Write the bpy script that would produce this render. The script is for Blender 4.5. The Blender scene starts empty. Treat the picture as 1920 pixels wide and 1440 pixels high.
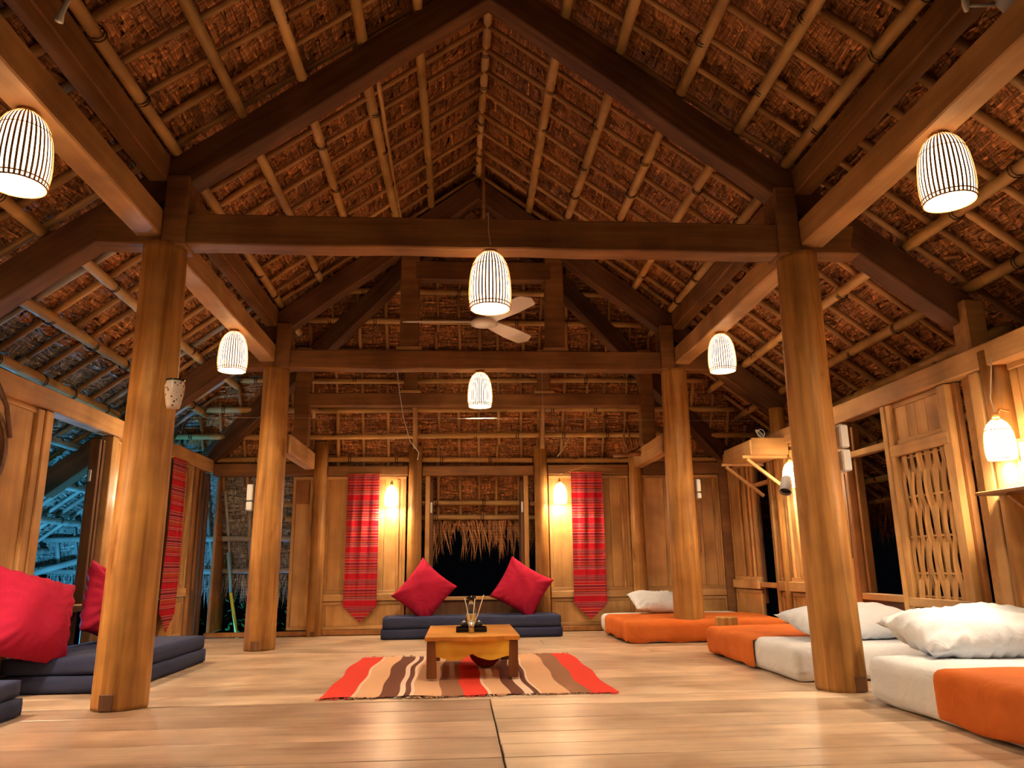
import bpy, bmesh, math, random
import numpy as np
from mathutils import Vector, Matrix
random.seed(7)
rng = np.random.default_rng(7)
C = bpy.context.scene.collection
S = bpy.context.scene

# ------------------------------------------------------------------ camera
H = .70
FPX, PI_, YA, RO = 1428.3, .2351, .0704, .0133
cam = bpy.data.objects.new('camera', bpy.data.cameras.new('camera'))
C.objects.link(cam)
r_ = Vector((math.cos(YA), -math.sin(YA), 0)); d_ = Vector((math.sin(YA), math.cos(YA), 0)); z_ = Vector((0, 0, 1))
fw = d_ * math.cos(PI_) + z_ * math.sin(PI_); up = -d_ * math.sin(PI_) + z_ * math.cos(PI_)
R_ = r_ * math.cos(RO) - up * math.sin(RO); U_ = r_ * math.sin(RO) + up * math.cos(RO)
M = Matrix((R_, U_, -fw)).transposed().to_4x4(); M.translation = (0, 0, H)
cam.matrix_world = M
cam.data.sensor_width = 36; cam.data.lens = FPX / 1920 * 36
cam.data.clip_start = .05
S.camera = cam
# ------------------------------------------------------------------ world, exposure
S.view_settings.view_transform = 'Standard'; S.view_settings.look = 'None'
S.view_settings.gamma = 1; S.view_settings.use_curve_mapping = False
S.view_settings.exposure = 1.02
w = bpy.data.worlds.new('night'); S.world = w; w.use_nodes = True
bg = w.node_tree.nodes['Background']; bg.inputs[0].default_value = (.14, .16, .22, 1); bg.inputs[1].default_value = .003
WARM = (1, .85, .65)
LAMP_W = 30; SHADE_L = 3; WALL_W = 11
def light(name, loc, power, color, size=.05, kind='POINT', rot=None, **k):
    l = bpy.data.lights.new(name, kind); l.energy = power; l.color = color
    if kind == 'POINT': l.shadow_soft_size = size
    for a, b in k.items(): setattr(l, a, b)
    o = bpy.data.objects.new(name, l); C.objects.link(o); o.location = loc
    if rot: o.rotation_euler = rot
    return o
# cyan floodlight standing in the garden left of the house
for nm, loc, pw in (('garden_floodlight', (-4.3, 7.3, .1), 95), ('garden_floodlight', (-2.9, 9.3, -.4), 26)):
    light(nm, loc, pw, (.08, .50, 1), .12)

# ------------------------------------------------------------------ materials
def newmat(name):
    m = bpy.data.materials.new(name); m.use_nodes = True
    nt = m.node_tree; b = nt.nodes['Principled BSDF']
    return m, nt, b
def N(nt, t, **k):
    n = nt.nodes.new(t)
    for a, v in k.items():
        if a.startswith('i_'): n.inputs[a[2:]].default_value = v
        else: setattr(n, a, v)
    return n
def ramp(nt, stops, interp='LINEAR'):
    n = nt.nodes.new('ShaderNodeValToRGB'); cr = n.color_ramp; cr.interpolation = interp
    while len(cr.elements) < len(stops): cr.elements.new(.5)
    for e, (p, c) in zip(cr.elements, stops): e.position = p; e.color = (*c, 1)
    return n
def wood(name, c1, c2, axis='X', rough=.55, bump=.15, scale=1., knots=.0, c3=None, spec=.3):
    m, nt, b = newmat(name); L = nt.links.new
    tc = N(nt, 'ShaderNodeTexCoord'); oi = N(nt, 'ShaderNodeObjectInfo')
    add = N(nt, 'ShaderNodeVectorMath', operation='ADD'); L(tc.outputs['Object'], add.inputs[0])
    mul = N(nt, 'ShaderNodeMath', operation='MULTIPLY'); mul.inputs[1].default_value = 37; L(oi.outputs['Random'], mul.inputs[0])
    L(mul.outputs[0], add.inputs[1])
    mp = N(nt, 'ShaderNodeMapping'); L(add.outputs[0], mp.inputs[0])
    s = [22 * scale] * 3; s['XYZ'.index(axis)] = 1.3 * scale; mp.inputs['Scale'].default_value = s
    n1 = N(nt, 'ShaderNodeTexNoise'); n1.inputs['Scale'].default_value = 1; n1.inputs['Detail'].default_value = 5; n1.inputs['Distortion'].default_value = .6
    L(mp.outputs[0], n1.inputs[0])
    rp = ramp(nt, [(.3, c1), (.68, c2)]); L(n1.outputs[0], rp.inputs[0])
    n2 = N(nt, 'ShaderNodeTexNoise'); n2.inputs['Scale'].default_value = 2.2; n2.inputs['Detail'].default_value = 3; L(add.outputs[0], n2.inputs[0])
    mx = N(nt, 'ShaderNodeMix', data_type='RGBA', blend_type='MULTIPLY'); mx.inputs[0].default_value = 1
    rp2 = ramp(nt, [(.35, (.66, .6, .55)), (.62, (1.08, 1.08, 1.08))]); L(n2.outputs[0], rp2.inputs[0])
    L(rp.outputs[0], mx.inputs[6]); L(rp2.outputs[0], mx.inputs[7])
    # per-object value shift
    hv = N(nt, 'ShaderNodeHueSaturation'); mr = N(nt, 'ShaderNodeMapRange'); mr.inputs[3].default_value = .82; mr.inputs[4].default_value = 1.15
    L(oi.outputs['Random'], mr.inputs[0]); L(mr.outputs[0], hv.inputs['Value']); L(mx.outputs[2], hv.inputs['Color'])
    out = hv.outputs[0]
    if knots:
        mp2 = N(nt, 'ShaderNodeMapping'); L(add.outputs[0], mp2.inputs[0])
        s2 = [7.] * 3; s2['XYZ'.index(axis)] = 2.2; mp2.inputs['Scale'].default_value = s2
        n3 = N(nt, 'ShaderNodeTexNoise'); n3.inputs['Scale'].default_value = 1; n3.inputs['Detail'].default_value = 4; L(mp2.outputs[0], n3.inputs[0])
        rp3 = ramp(nt, [(.66, (1, 1, 1)), (.74, (.5, .36, .24))]); L(n3.outputs[0], rp3.inputs[0])
        mx3 = N(nt, 'ShaderNodeMix', data_type='RGBA', blend_type='MULTIPLY'); mx3.inputs[0].default_value = knots
        L(out, mx3.inputs[6]); L(rp3.outputs[0], mx3.inputs[7]); out = mx3.outputs[2]
    L(out, b.inputs['Base Color']); b.inputs['Roughness'].default_value = rough
    b.inputs['Specular IOR Level'].default_value = spec
    bp = N(nt, 'ShaderNodeBump'); bp.inputs['Strength'].default_value = bump; bp.inputs['Distance'].default_value = .004
    L(n1.outputs[0], bp.inputs['Height']); L(bp.outputs[0], b.inputs['Normal'])
    return m
def cloth(name, c, c2=None, rough=.85, bump=.25, sheen=.1, big=3.):
    m, nt, b = newmat(name); L = nt.links.new
    tc = N(nt, 'ShaderNodeTexCoord')
    n1 = N(nt, 'ShaderNodeTexNoise'); n1.inputs['Scale'].default_value = big; n1.inputs['Detail'].default_value = 3; L(tc.outputs['Object'], n1.inputs[0])
    rp = ramp(nt, [(.3, c), (.7, c2 or tuple(x * .86 for x in c))]); L(n1.outputs[0], rp.inputs[0]); L(rp.outputs[0], b.inputs['Base Color'])
    n2 = N(nt, 'ShaderNodeTexNoise'); n2.inputs['Scale'].default_value = 420; L(tc.outputs['Object'], n2.inputs[0])
    n3 = N(nt, 'ShaderNodeTexNoise'); n3.inputs['Scale'].default_value = 7; n3.inputs['Detail'].default_value = 2; n3.inputs['Distortion'].default_value = 1.5; L(tc.outputs['Object'], n3.inputs[0])
    ad = N(nt, 'ShaderNodeMath', operation='MULTIPLY_ADD'); ad.inputs[1].default_value = .05; L(n2.outputs[0], ad.inputs[0]); L(n3.outputs[0], ad.inputs[2])
    bp = N(nt, 'ShaderNodeBump'); bp.inputs['Strength'].default_value = bump; bp.inputs['Distance'].default_value = .03
    L(ad.outputs[0], bp.inputs['Height']); L(bp.outputs[0], b.inputs['Normal'])
    b.inputs['Roughness'].default_value = rough; b.inputs['Specular IOR Level'].default_value = .1
    return m
def plain(name, c, rough=.5, metal=0, spec=.5):
    m, nt, b = newmat(name); b.inputs['Base Color'].default_value = (*c, 1)
    b.inputs['Roughness'].default_value = rough; b.inputs['Metallic'].default_value = metal; b.inputs['Specular IOR Level'].default_value = spec
    return m
def emit(name, c, s):
    m, nt, b = newmat(name); b.inputs['Base Color'].default_value = (*c, 1)
    b.inputs['Emission Color'].default_value = (*c, 1); b.inputs['Emission Strength'].default_value = s
    return m
def thatchmat(name, c1, c2):
    m, nt, b = newmat(name); L = nt.links.new
    uv = N(nt, 'ShaderNodeUVMap'); at = N(nt, 'ShaderNodeAttribute', attribute_name='rnd'); oi = N(nt, 'ShaderNodeObjectInfo')
    ad = N(nt, 'ShaderNodeMath', operation='ADD'); L(at.outputs['Fac'], ad.inputs[0]); L(oi.outputs['Random'], ad.inputs[1])
    fr = N(nt, 'ShaderNodeMath', operation='FRACT'); L(ad.outputs[0], fr.inputs[0])
    mp = N(nt, 'ShaderNodeMapping'); L(uv.outputs[0], mp.inputs[0]); mp.inputs['Scale'].default_value = (75, 6, 1)
    n1 = N(nt, 'ShaderNodeTexNoise'); n1.inputs['Scale'].default_value = 1; n1.inputs['Detail'].default_value = 2; L(mp.outputs[0], n1.inputs[0])
    rp = ramp(nt, [(.36, c1), (.66, c2)]); L(n1.outputs[0], rp.inputs[0])
    sp = N(nt, 'ShaderNodeSeparateXYZ'); L(uv.outputs[0], sp.inputs[0])
    wn = N(nt, 'ShaderNodeTexNoise'); wn.inputs['Scale'].default_value = 9; L(uv.outputs[0], wn.inputs[0])
    w1 = N(nt, 'ShaderNodeMath', operation='MULTIPLY_ADD'); w1.inputs[1].default_value = .03; L(wn.outputs[0], w1.inputs[0]); L(sp.outputs[1], w1.inputs[2])
    w2 = N(nt, 'ShaderNodeMath', operation='MULTIPLY'); w2.inputs[1].default_value = 29; L(w1.outputs[0], w2.inputs[0])
    w3 = N(nt, 'ShaderNodeMath', operation='FRACT'); L(w2.outputs[0], w3.inputs[0])
    rb = ramp(nt, [(0, (.45, .42, .4)), (.16, (1, 1, 1)), (.72, (1, 1, 1)), (.8, (1.75, 1.7, 1.6)), (.94, (1.6, 1.5, 1.4)), (1, (.45, .42, .4))]); L(w3.outputs[0], rb.inputs[0])
    mb_ = N(nt, 'ShaderNodeMix', data_type='RGBA', blend_type='MULTIPLY'); mb_.inputs[0].default_value = .9; L(rp.outputs[0], mb_.inputs[6]); L(rb.outputs[0], mb_.inputs[7])
    hv = N(nt, 'ShaderNodeHueSaturation'); mr = N(nt, 'ShaderNodeMapRange'); mr.inputs[3].default_value = .6; mr.inputs[4].default_value = 1.3
    L(fr.outputs[0], mr.inputs[0]); L(mr.outputs[0], hv.inputs['Value']); L(mb_.outputs[2], hv.inputs['Color'])
    L(hv.outputs[0], b.inputs['Base Color']); b.inputs['Roughness'].default_value = .6; b.inputs['Specular IOR Level'].default_value = .25
    bp = N(nt, 'ShaderNodeBump'); bp.inputs['Strength'].default_value = .7; bp.inputs['Distance'].default_value = .004
    L(n1.outputs[0], bp.inputs['Height']); L(bp.outputs[0], b.inputs['Normal'])
    return m
def stripes(name, stops, axis, period, rough=.8, off=0, light_=.25):
    """woven cloth: a repeating sequence of flat coloured bands along one UV axis"""
    m, nt, b = newmat(name); L = nt.links.new
    uv = N(nt, 'ShaderNodeUVMap'); sp = N(nt, 'ShaderNodeSeparateXYZ'); L(uv.outputs[0], sp.inputs[0])
    dv = N(nt, 'ShaderNodeMath', operation='MULTIPLY_ADD'); dv.inputs[1].default_value = 1 / period; dv.inputs[2].default_value = off; L(sp.outputs[axis], dv.inputs[0])
    fr = N(nt, 'ShaderNodeMath', operation='FRACT'); L(dv.outputs[0], fr.inputs[0])
    rp = ramp(nt, stops, 'CONSTANT'); L(fr.outputs[0], rp.inputs[0])
    mp = N(nt, 'ShaderNodeMapping'); L(uv.outputs[0], mp.inputs[0]); s = [60, 60, 1]; s[axis] = 500; mp.inputs['Scale'].default_value = s
    n1 = N(nt, 'ShaderNodeTexNoise'); n1.inputs['Scale'].default_value = 1; L(mp.outputs[0], n1.inputs[0])
    mx = N(nt, 'ShaderNodeMix', data_type='RGBA', blend_type='OVERLAY'); mx.inputs[0].default_value = light_
    L(rp.outputs[0], mx.inputs[6]); L(n1.outputs[0], mx.inputs[7]); L(mx.outputs[2], b.inputs['Base Color'])
    b.inputs['Roughness'].default_value = rough; b.inputs['Specular IOR Level'].default_value = .15
    bp = N(nt, 'ShaderNodeBump'); bp.inputs['Strength'].default_value = .3; bp.inputs['Distance'].default_value = .002
    L(n1.outputs[0], bp.inputs['Height']); L(bp.outputs[0], b.inputs['Normal'])
    return m
K = dict
m_col = wood('column_wood', (.27, .115, .026), (.53, .27, .072), 'Z', .5, .35, 1.0, .85)
m_beam = wood('beam_wood', (.19, .082, .026), (.29, .135, .046), 'X', .6, .2, 1, .35)
m_rafter = wood('dark_rafter_wood', (.10, .042, .018), (.18, .082, .035), 'X', .6, .2, 1, .35)  # rafters get a darker tone than the other beams
m_beamlow = wood('plate_wood', (.44, .23, .085), (.56, .32, .13), 'X', .55, .15, 1, .2)
m_panelZ = wood('panel_wood', (.50, .265, .085), (.64, .37, .14), 'Z', .5, .1, .7, .4)
m_panelY = wood('rail_wood_y', (.50, .28, .10), (.64, .38, .155), 'Y', .5, .1, .8)
m_panelX = wood('rail_wood_x', (.50, .28, .10), (.64, .38, .155), 'X', .5, .1, .8)
m_dark = wood('dark_jamb_wood', (.13, .06, .03), (.22, .11, .055), 'Z', .6, .2)
m_darkpanel = wood('brown_door_wood', (.30, .12, .035), (.42, .19, .06), 'Z', .55, .15, .8, .3)
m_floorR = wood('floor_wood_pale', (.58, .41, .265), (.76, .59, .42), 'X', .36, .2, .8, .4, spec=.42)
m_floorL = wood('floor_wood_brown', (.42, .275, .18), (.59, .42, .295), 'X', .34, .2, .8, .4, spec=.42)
m_bamboo = wood('bamboo', (.50, .28, .085), (.68, .42, .16), 'X', .45, .05, .5, .5)
m_batten = wood('batten_bamboo', (.42, .22, .07), (.58, .33, .125), 'X', .55, .08, .6, .5)
m_thatch = thatchmat('palm_thatch', (.21, .075, .022), (.60, .27, .095))
m_thatch_grey = thatchmat('weathered_thatch', (.13, .115, .10), (.46, .42, .37))
m_bamboo_grey = wood('weathered_bamboo', (.36, .33, .29), (.52, .49, .43), 'X', .6, .08, .6, .3)
m_backing = plain('thatch_backing', (.06, .025, .01), 1, 0, 0)
m_tie = plain('rattan_lashing', (.05, .02, .008), .7)
m_white = cloth('white_sheet', (.80, .82, .86), (.74, .76, .80), .8, .3)
m_pillow = cloth('pillow_cotton', (.82, .86, .92), (.76, .80, .85), .8, .35)
m_orange = cloth('orange_blanket', (.68, .185, .040), (.56, .13, .024), .8, .35)
m_red = cloth('magenta_cushion', (.45, .018, .055), (.36, .012, .040), .9, .22)
m_navy = cloth('navy_cover', (.048, .056, .115), (.036, .042, .090), .9, .15)
m_slat = wood('shade_slat', (.60, .30, .08), (.75, .42, .14), 'Z', .5, .05)
m_shade_paper = emit('glowing_shade_lining', (1, .80, .50), SHADE_L)
m_shade_wall = emit('glowing_wall_shade', (1, .82, .55), 14)
m_bulb = emit('bulb_glow', (1, .88, .68), 45)
m_cap = wood('shade_cap', (.45, .18, .05), (.6, .28, .08), 'X', .6, .05)
m_plastic = plain('white_plastic', (.72, .72, .68), .4)
m_fanwhite = plain('fan_white', (.75, .66, .56), .35)
m_wire = plain('wire', (.45, .35, .28), .5)
m_black = plain('black_glaze', (.012, .010, .010), .18)
m_metal = plain('brushed_metal', (.6, .52, .42), .3, 1)
m_straw = plain('paper_straw', (.75, .66, .5), .7)
m_tablewood = wood('table_top_wood', (.62, .25, .030), (.78, .38, .06), 'X', .3, .1, .8, .5, spec=.5)
m_tableapron = wood('table_apron_wood', (.85, .43, .030), (.95, .56, .07), 'X', .4, .1)
m_tableleg = wood('table_leg_wood', (.16, .05, .014), (.28, .10, .03), 'Z', .4, .1)
m_bowl = plain('dark_red_bowl', (.22, .008, .006), .25)
m_leaf = plain('leaf_green', (.05, .14, .03), .5)
m_ground = plain('dark_ground', (.02, .018, .014), .95, 0, .1)
m_pot = None

# ------------------------------------------------------------------ helpers
def mesh(name, verts, faces, mat, parent=None, smooth=False, uvs=None, loc=None):
    me = bpy.data.meshes.new(name); me.from_pydata([tuple(v) for v in verts], [], faces); me.update()
    if uvs is not None:
        ul = me.uv_layers.new(name='UVMap')
        vi = np.zeros(len(me.loops), dtype=np.int32); me.loops.foreach_get('vertex_index', vi)
        ul.data.foreach_set('uv', np.asarray(uvs, dtype=np.float32)[vi].ravel())
    if smooth: me.polygons.foreach_set('use_smooth', [True] * len(me.polygons))
    me.materials.append(mat)
    o = bpy.data.objects.new(name, me); C.objects.link(o)
    if parent is not None: o.parent = parent
    if loc is not None: o.location = loc
    return o
class MB:
    def __init__(s): s.v = []; s.f = []
    def add(s, v, f):
        k = len(s.v); s.v += [tuple(x) for x in v]; s.f += [tuple(i + k for i in q) for q in f]; return s
    def box(s, x0, x1, y0, y1, z0, z1, c=0.0):
        if c <= 0:
            v = [(x0, y0, z0), (x1, y0, z0), (x1, y1, z0), (x0, y1, z0), (x0, y0, z1), (x1, y0, z1), (x1, y1, z1), (x0, y1, z1)]
            return s.add(v, [(0, 3, 2, 1), (4, 5, 6, 7), (0, 1, 5, 4), (1, 2, 6, 5), (2, 3, 7, 6), (3, 0, 4, 7)])
        lo = (x0, y0, z0); hi = (x1, y1, z1); v = []; idx = {}
        for cx in (0, 1):
            for cy in (0, 1):
                for cz in (0, 1):
                    cor = (cx, cy, cz)
                    for a in range(3):
                        p = []
                        for b in range(3):
                            base = hi[b] if cor[b] else lo[b]
                            if b != a: base += -c if cor[b] else c
                            p.append(base)
                        idx[(cor, a)] = len(v); v.append(tuple(p))
        f = []
        for a in range(3):
            b, d = (a + 1) % 3, (a + 2) % 3
            for sd in (0, 1):
                q = []
                for (ub, ud) in ((0, 0), (1, 0), (1, 1), (0, 1)):
                    cor = [0, 0, 0]; cor[a] = sd; cor[b] = ub; cor[d] = ud; q.append(idx[(tuple(cor), a)])
                f.append(tuple(q if sd else q[::-1]))
            for ub in (0, 1):
                for ud in (0, 1):
                    c0 = [0, 0, 0]; c1 = [0, 0, 0]; c1[a] = 1
                    for cc in (c0, c1): cc[b] = ub; cc[d] = ud
                    q = [idx[(tuple(c0), b)], idx[(tuple(c1), b)], idx[(tuple(c1), d)], idx[(tuple(c0), d)]]
                    f.append(tuple(q if (ub ^ ud) else q[::-1]))
        for cx in (0, 1):
            for cy in (0, 1):
                for cz in (0, 1):
                    cor = (cx, cy, cz); q = [idx[(cor, 0)], idx[(cor, 1)], idx[(cor, 2)]]
                    f.append(tuple(q if (cx ^ cy ^ cz) else q[::-1]))
        return s.add(v, f)
    def tube(s, pts, rad, n=8, cap=True):
        pts = [Vector(p) for p in pts]; k = len(s.v); rings = len(pts)
        rad = rad if hasattr(rad, '__len__') else [rad] * rings
        prev = None
        for i, p in enumerate(pts):
            t = (pts[min(i + 1, rings - 1)] - pts[max(i - 1, 0)]).normalized()
            if prev is None:
                a = Vector((0, 0, 1)) if abs(t.z) < .9 else Vector((1, 0, 0)); x = t.cross(a).normalized()
            else: x = (prev - t * prev.dot(t)).normalized()
            prev = x; y = t.cross(x)
            for j in range(n):
                an = 2 * math.pi * j / n; s.v.append(tuple(p + (x * math.cos(an) + y * math.sin(an)) * rad[i]))
        for i in range(rings - 1):
            for j in range(n):
                a = k + i * n + j; b = k + i * n + (j + 1) % n; s.f.append((a, b, b + n, a + n))
        if cap: s.f.append(tuple(range(k + n - 1, k - 1, -1))); s.f.append(tuple(range(k + (rings - 1) * n, k + rings * n)))
        return s
    def lathe(s, prof, n=16, c=(0, 0, 0), close=False):
        k = len(s.v)
        for r, z in prof:
            for j in range(n):
                a = 2 * math.pi * j / n; s.v.append((c[0] + r * math.cos(a), c[1] + r * math.sin(a), c[2] + z))
        for i in range(len(prof) - 1):
            for j in range(n):
                a = k + i * n + j; b = k + i * n + (j + 1) % n; s.f.append((a, b, b + n, a + n))
        if close: s.f.append(tuple(range(k + n - 1, k - 1, -1))); s.f.append(tuple(range(k + (len(prof) - 1) * n, k + len(prof) * n)))
        return s
    def xf(s, mat):
        s.v = [tuple(mat @ Vector(p)) for p in s.v]; return s
    def build(s, name, mat, parent=None, smooth=False, loc=None): return mesh(name, s.v, s.f, mat, parent, smooth, None, loc)
def tag(o, label, cat, group=None):
    o['label'] = label; o['category'] = cat
    if group: o['group'] = group
    return o
def empty(name, loc=(0, 0, 0), rz=0):
    o = bpy.data.objects.new(name, None); C.objects.link(o); o.location = loc; o.rotation_euler = (0, 0, rz); o.empty_display_size = .1
    return o
def struct(name, loc=(0, 0, 0)):
    o = empty(name, loc); o['kind'] = 'structure'; return o
def part(name, mat, parent, *bx, c=.003):
    m = MB()
    for b in bx: m.box(*b, c)
    return m.build(name, mat, parent)
def frame(p0, p1, upv=(0, 0, 1)):
    p0, p1 = Vector(p0), Vector(p1); x = (p1 - p0).normalized(); y = Vector(upv).cross(x).normalized(); z = x.cross(y)
    m = Matrix((x, y, z)).transposed().to_4x4(); m.translation = p0; return m, (p1 - p0).length
def beam(name, p0, p1, wd, ht, mat, parent=None, c=.008, wav=.006):
    """squared timber with slightly uneven hewn edges; local X runs along it, p0..p1 is its centre line"""
    m, L = frame(p0, p1); n = max(2, int(L / .35)); v = []; f = []
    rr = random.Random(int(L * 1000) + int(abs(p0[0]) * 77))
    prof = [(-wd / 2 + c, -ht / 2), (wd / 2 - c, -ht / 2), (wd / 2, -ht / 2 + c), (wd / 2, ht / 2 - c), (wd / 2 - c, ht / 2), (-wd / 2 + c, ht / 2), (-wd / 2, ht / 2 - c), (-wd / 2, -ht / 2 + c)]
    for i in range(n + 1):
        dy, dz = (rr.uniform(-wav, wav), rr.uniform(-wav, wav)) if 0 < i < n else (0, 0)
        for a, b in prof: v.append((L * i / n, a + dy * .5 + (dy * .5 if a > 0 else 0), b + (dz if b < 0 else dz * .3)))
    for i in range(n):
        for j in range(8):
            a = i * 8 + j; b = i * 8 + (j + 1) % 8; f.append((a, a + 8, b + 8, b))
    f.append(tuple(range(8))); f.append(tuple(range(n * 8 + 7, n * 8 - 1, -1)))
    o = mesh(name, v, f, mat, parent); o.matrix_world = m
    return o
def bamboo(name, p0, p1, r, mat, parent, seg=.34, n=10, bow=.012, bump=.12):
    m, L = frame(p0, p1); pts = []; rad = []; rr = random.Random(int(p0[0] * 991 + p0[1] * 37 + r * 1e4)); ph = rr.uniform(0, 6)
    x = 0; xs = [0]
    while x < L - .05:
        x += seg * rr.uniform(.8, 1.2)
        if x < L - .03: xs += [x - .012, x, x + .012]
    xs.append(L)
    for i, x in enumerate(xs):
        node = i > 0 and i < len(xs) - 1 and (i % 3) == 2
        pts.append((x, bow * math.sin(x * 1.1 + ph), bow * math.cos(x * .9 + ph))); rad.append(r * (1 + bump if node else 1) * (1 - .05 * x / max(L, 1)))
    o = MB().tube(pts, rad, n).build(name, mat, parent, True); o.matrix_world = m; o['_L'] = L
    return o
def lashings(parent, xs, r, bow=0, at=None):
    mb = MB()
    for x in xs:
        for d in (-.012, .012):
            pts = [(x + d, (r + .004) * math.cos(a), (r + .004) * math.sin(a)) for a in [2 * math.pi * k / 10 for k in range(11)]]
            mb.tube(pts, .0042, 4, False)
    o = mb.build('lashing', m_tie, parent, True); o['kind'] = 'stuff'; del o['kind']
    return o
def softgrid(x0, x1, y0, y1, z0, z1, r, cell=.05, noise=0., seed=1, drop=(), folds=0., foldf=40, hem=0.):
    """box with rounded edges as a fine grid; drop lists faces left open (axis, side)"""
    lo = np.array([x0, y0, z0]); hi = np.array([x1, y1, z1]); v = {}; V = []; F = []
    sz = hi - lo; nn = [max(3, int(round(s / cell))) for s in sz]
    def vid(i, j, k):
        key = (i, j, k)
        if key not in v:
            t = lo + sz * np.array([i / nn[0], j / nn[1], k / nn[2]])
            inner = np.clip(t, lo + r, hi - r); d = t - inner; n = np.linalg.norm(d)
            p = inner + (d / n * r if n > 1e-9 else 0)
            v[key] = len(V); V.append(p)
        return v[key]
    for a in range(3):
        b, c = (a + 1) % 3, (a + 2) % 3
        for sd in (0, 1):
            if (a, sd) in drop: continue
            for i in range(nn[b]):
                for j in range(nn[c]):
                    q = []
                    for di, dj in ((0, 0), (1, 0), (1, 1), (0, 1)):
                        ix = [0, 0, 0]; ix[a] = nn[a] * sd; ix[b] = i + di; ix[c] = j + dj; q.append(vid(*ix))
                    F.append(tuple(q if sd else q[::-1]))
    V = np.array(V); rr = np.random.default_rng(seed); out = V.copy(); ph = rr.uniform(0, 6, 8)
    ctr = (lo + hi) / 2; rel = (V - ctr) / (sz / 2)
    if noise:
        for k in range(5):
            fq = rr.uniform(3, 14, 3); out += noise / (1 + k * .4) * np.sin(V @ fq + ph[k])[:, None] * rr.uniform(-1, 1, 3)[None]
    if folds:
        hgt = np.clip((hi[2] - V[:, 2]) / sz[2], 0, 1) ** 1.3
        s1 = np.sin(V[:, 0] * foldf + np.sin(V[:, 1] * 5 + ph[0]) * 2) * .6 + np.sin(V[:, 1] * foldf * .8 + ph[1] + np.sin(V[:, 0] * 4) * 2) * .6
        nrm = np.where(np.abs(rel[:, :2]) > .97, np.sign(rel[:, :2]), 0)
        out[:, :2] += nrm * (folds * s1 * hgt)[:, None]
    if hem:
        bot = V[:, 2] < lo[2] + .02; out[bot, 2] += hem * (np.sin(V[bot, 0] * 17 + ph[2]) + np.sin(V[bot, 1] * 13 + ph[3]))
    return [tuple(p) for p in out], F
def softbox(name, args, mat, parent=None, **k):
    v, f = softgrid(*args, **k); return mesh(name, v, f, mat, parent, True)
def pillow(name, wd, ht, th, mat, seed=0, n=26, pinch=.10, wr=.008, ear=.0, parent=None):
    """two stuffed shells sewn along the rim, corners pulled to points, creases running from them"""
    rr = np.random.default_rng(seed); V = []; F = []; ids = {}
    ph = rr.uniform(0, 6, 6)
    for s in (1, -1):
        for i in range(n + 1):
            for j in range(n + 1):
                u = -1 + 2 * i / n; w_ = -1 + 2 * j / n; rim = i in (0, n) or j in (0, n)
                if rim and s == -1: ids[(s, i, j)] = ids[(1, i, j)]; continue
                x = wd / 2 * u * (1 - pinch * (1 - w_ * w_) * abs(u) ** 1.5 * 1); y = ht / 2 * w_ * (1 - pinch * (1 - u * u) * abs(w_) ** 1.5)
                e = (1 - abs(u) ** 2.6) * (1 - abs(w_) ** 2.6)
                z = th / 2 * max(e, 0) ** .55
                ang = math.atan2(y, x); edge = (1 - e)
                z += wr * edge * math.sin(ang * 22 + ph[0] + 3 * u) * (0 if rim else 1) + wr * .6 * math.sin(7 * u + ph[1] + 3 * w_) * math.sin(6 * w_ + ph[2]) * (e > .05)
                if rim: z = .004 * math.sin(9 * u + ph[3]) + .004 * math.sin(11 * w_ + ph[4])
                ids[(s, i, j)] = len(V); V.append((x, y, s * z if not rim else z))
        for i in range(n):
            for j in range(n):
                q = (ids[(s, i, j)], ids[(s, i + 1, j)], ids[(s, i + 1, j + 1)], ids[(s, i, j + 1)]); F.append(q if s == 1 else q[::-1])
    return mesh(name, V, F, mat, parent, True)
def copy_tree(o, parent=None):
    c = o.copy(); C.objects.link(c)
    if parent is not None: c.parent = parent
    for ch in list(o.children): copy_tree(ch, c)
    return c

# ------------------------------------------------------------------ key dimensions of the house
XR = .19; SL = .768; ZR = 4.43          # ridge x, roof slope, underside of the rafters at the ridge
COSS = 1 / math.hypot(1, SL); SINS = SL * COSS
YF, YM, YB = 4.46, 7.36, 8.75
XL_, XR_ = -1.79, 2.16
WL, WR = -2.80, 3.12
HB = 2.04
def zlow(x): return ZR - SL * abs(x - XR)
def zpur(x): return ZR + .31 - SL * abs(x - XR)
def yhip(z, off=0): return YB - (z - 1.90 - off) / HB

# ------------------------------------------------------------------ floor
fl = struct('floor')
def plank(x0, x1, y0, y1, mat, rise):
    g = random.choice((.0018, .0022, .0045))
    m = MB(); m.box(x0 + g, x1 - g, y0 + g, y1 - g, -.04, rise, .003)
    return m.build('plank', mat, fl)
rows = [4.46, 4.77, 5.16, 5.63, 6.05, 6.5, 6.98, 7.37, 7.8, 8.2, 8.6, 8.72]
for i in range(len(rows) - 1):
    cuts = [WL + .04, WR - .04]
    if i % 2: cuts = [WL + .04, random.uniform(-1.2, 2.2), WR - .04]
    for a, b in zip(cuts, cuts[1:]): plank(a, b, rows[i], rows[i + 1], m_floorR, random.uniform(-.003, 0))
rl = [-1.2, -.85, -.5, -.15, .2, .55, .9, 1.25, 1.6, 2.0, 2.4, 2.8, 3.12, 3.48, 3.83, 4.14, 4.43]
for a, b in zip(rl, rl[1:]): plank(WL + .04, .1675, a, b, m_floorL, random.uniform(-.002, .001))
rr_ = [-1.2, -.9, -.6, -.3, 0, .3, .6, .9, 1.2, 1.5, 1.8, 2.1, 2.38, 2.62, 2.87, 3.12, 3.35, 3.575, 3.88, 4.225, 4.44]
for a, b in zip(rr_, rr_[1:]): plank(.17, WR - .04, a, b, m_floorR, random.uniform(-.002, .001))
part('joist_deck', m_dark, fl, (WL, WR, -1.2, 8.8, -.09, -.041))
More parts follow.
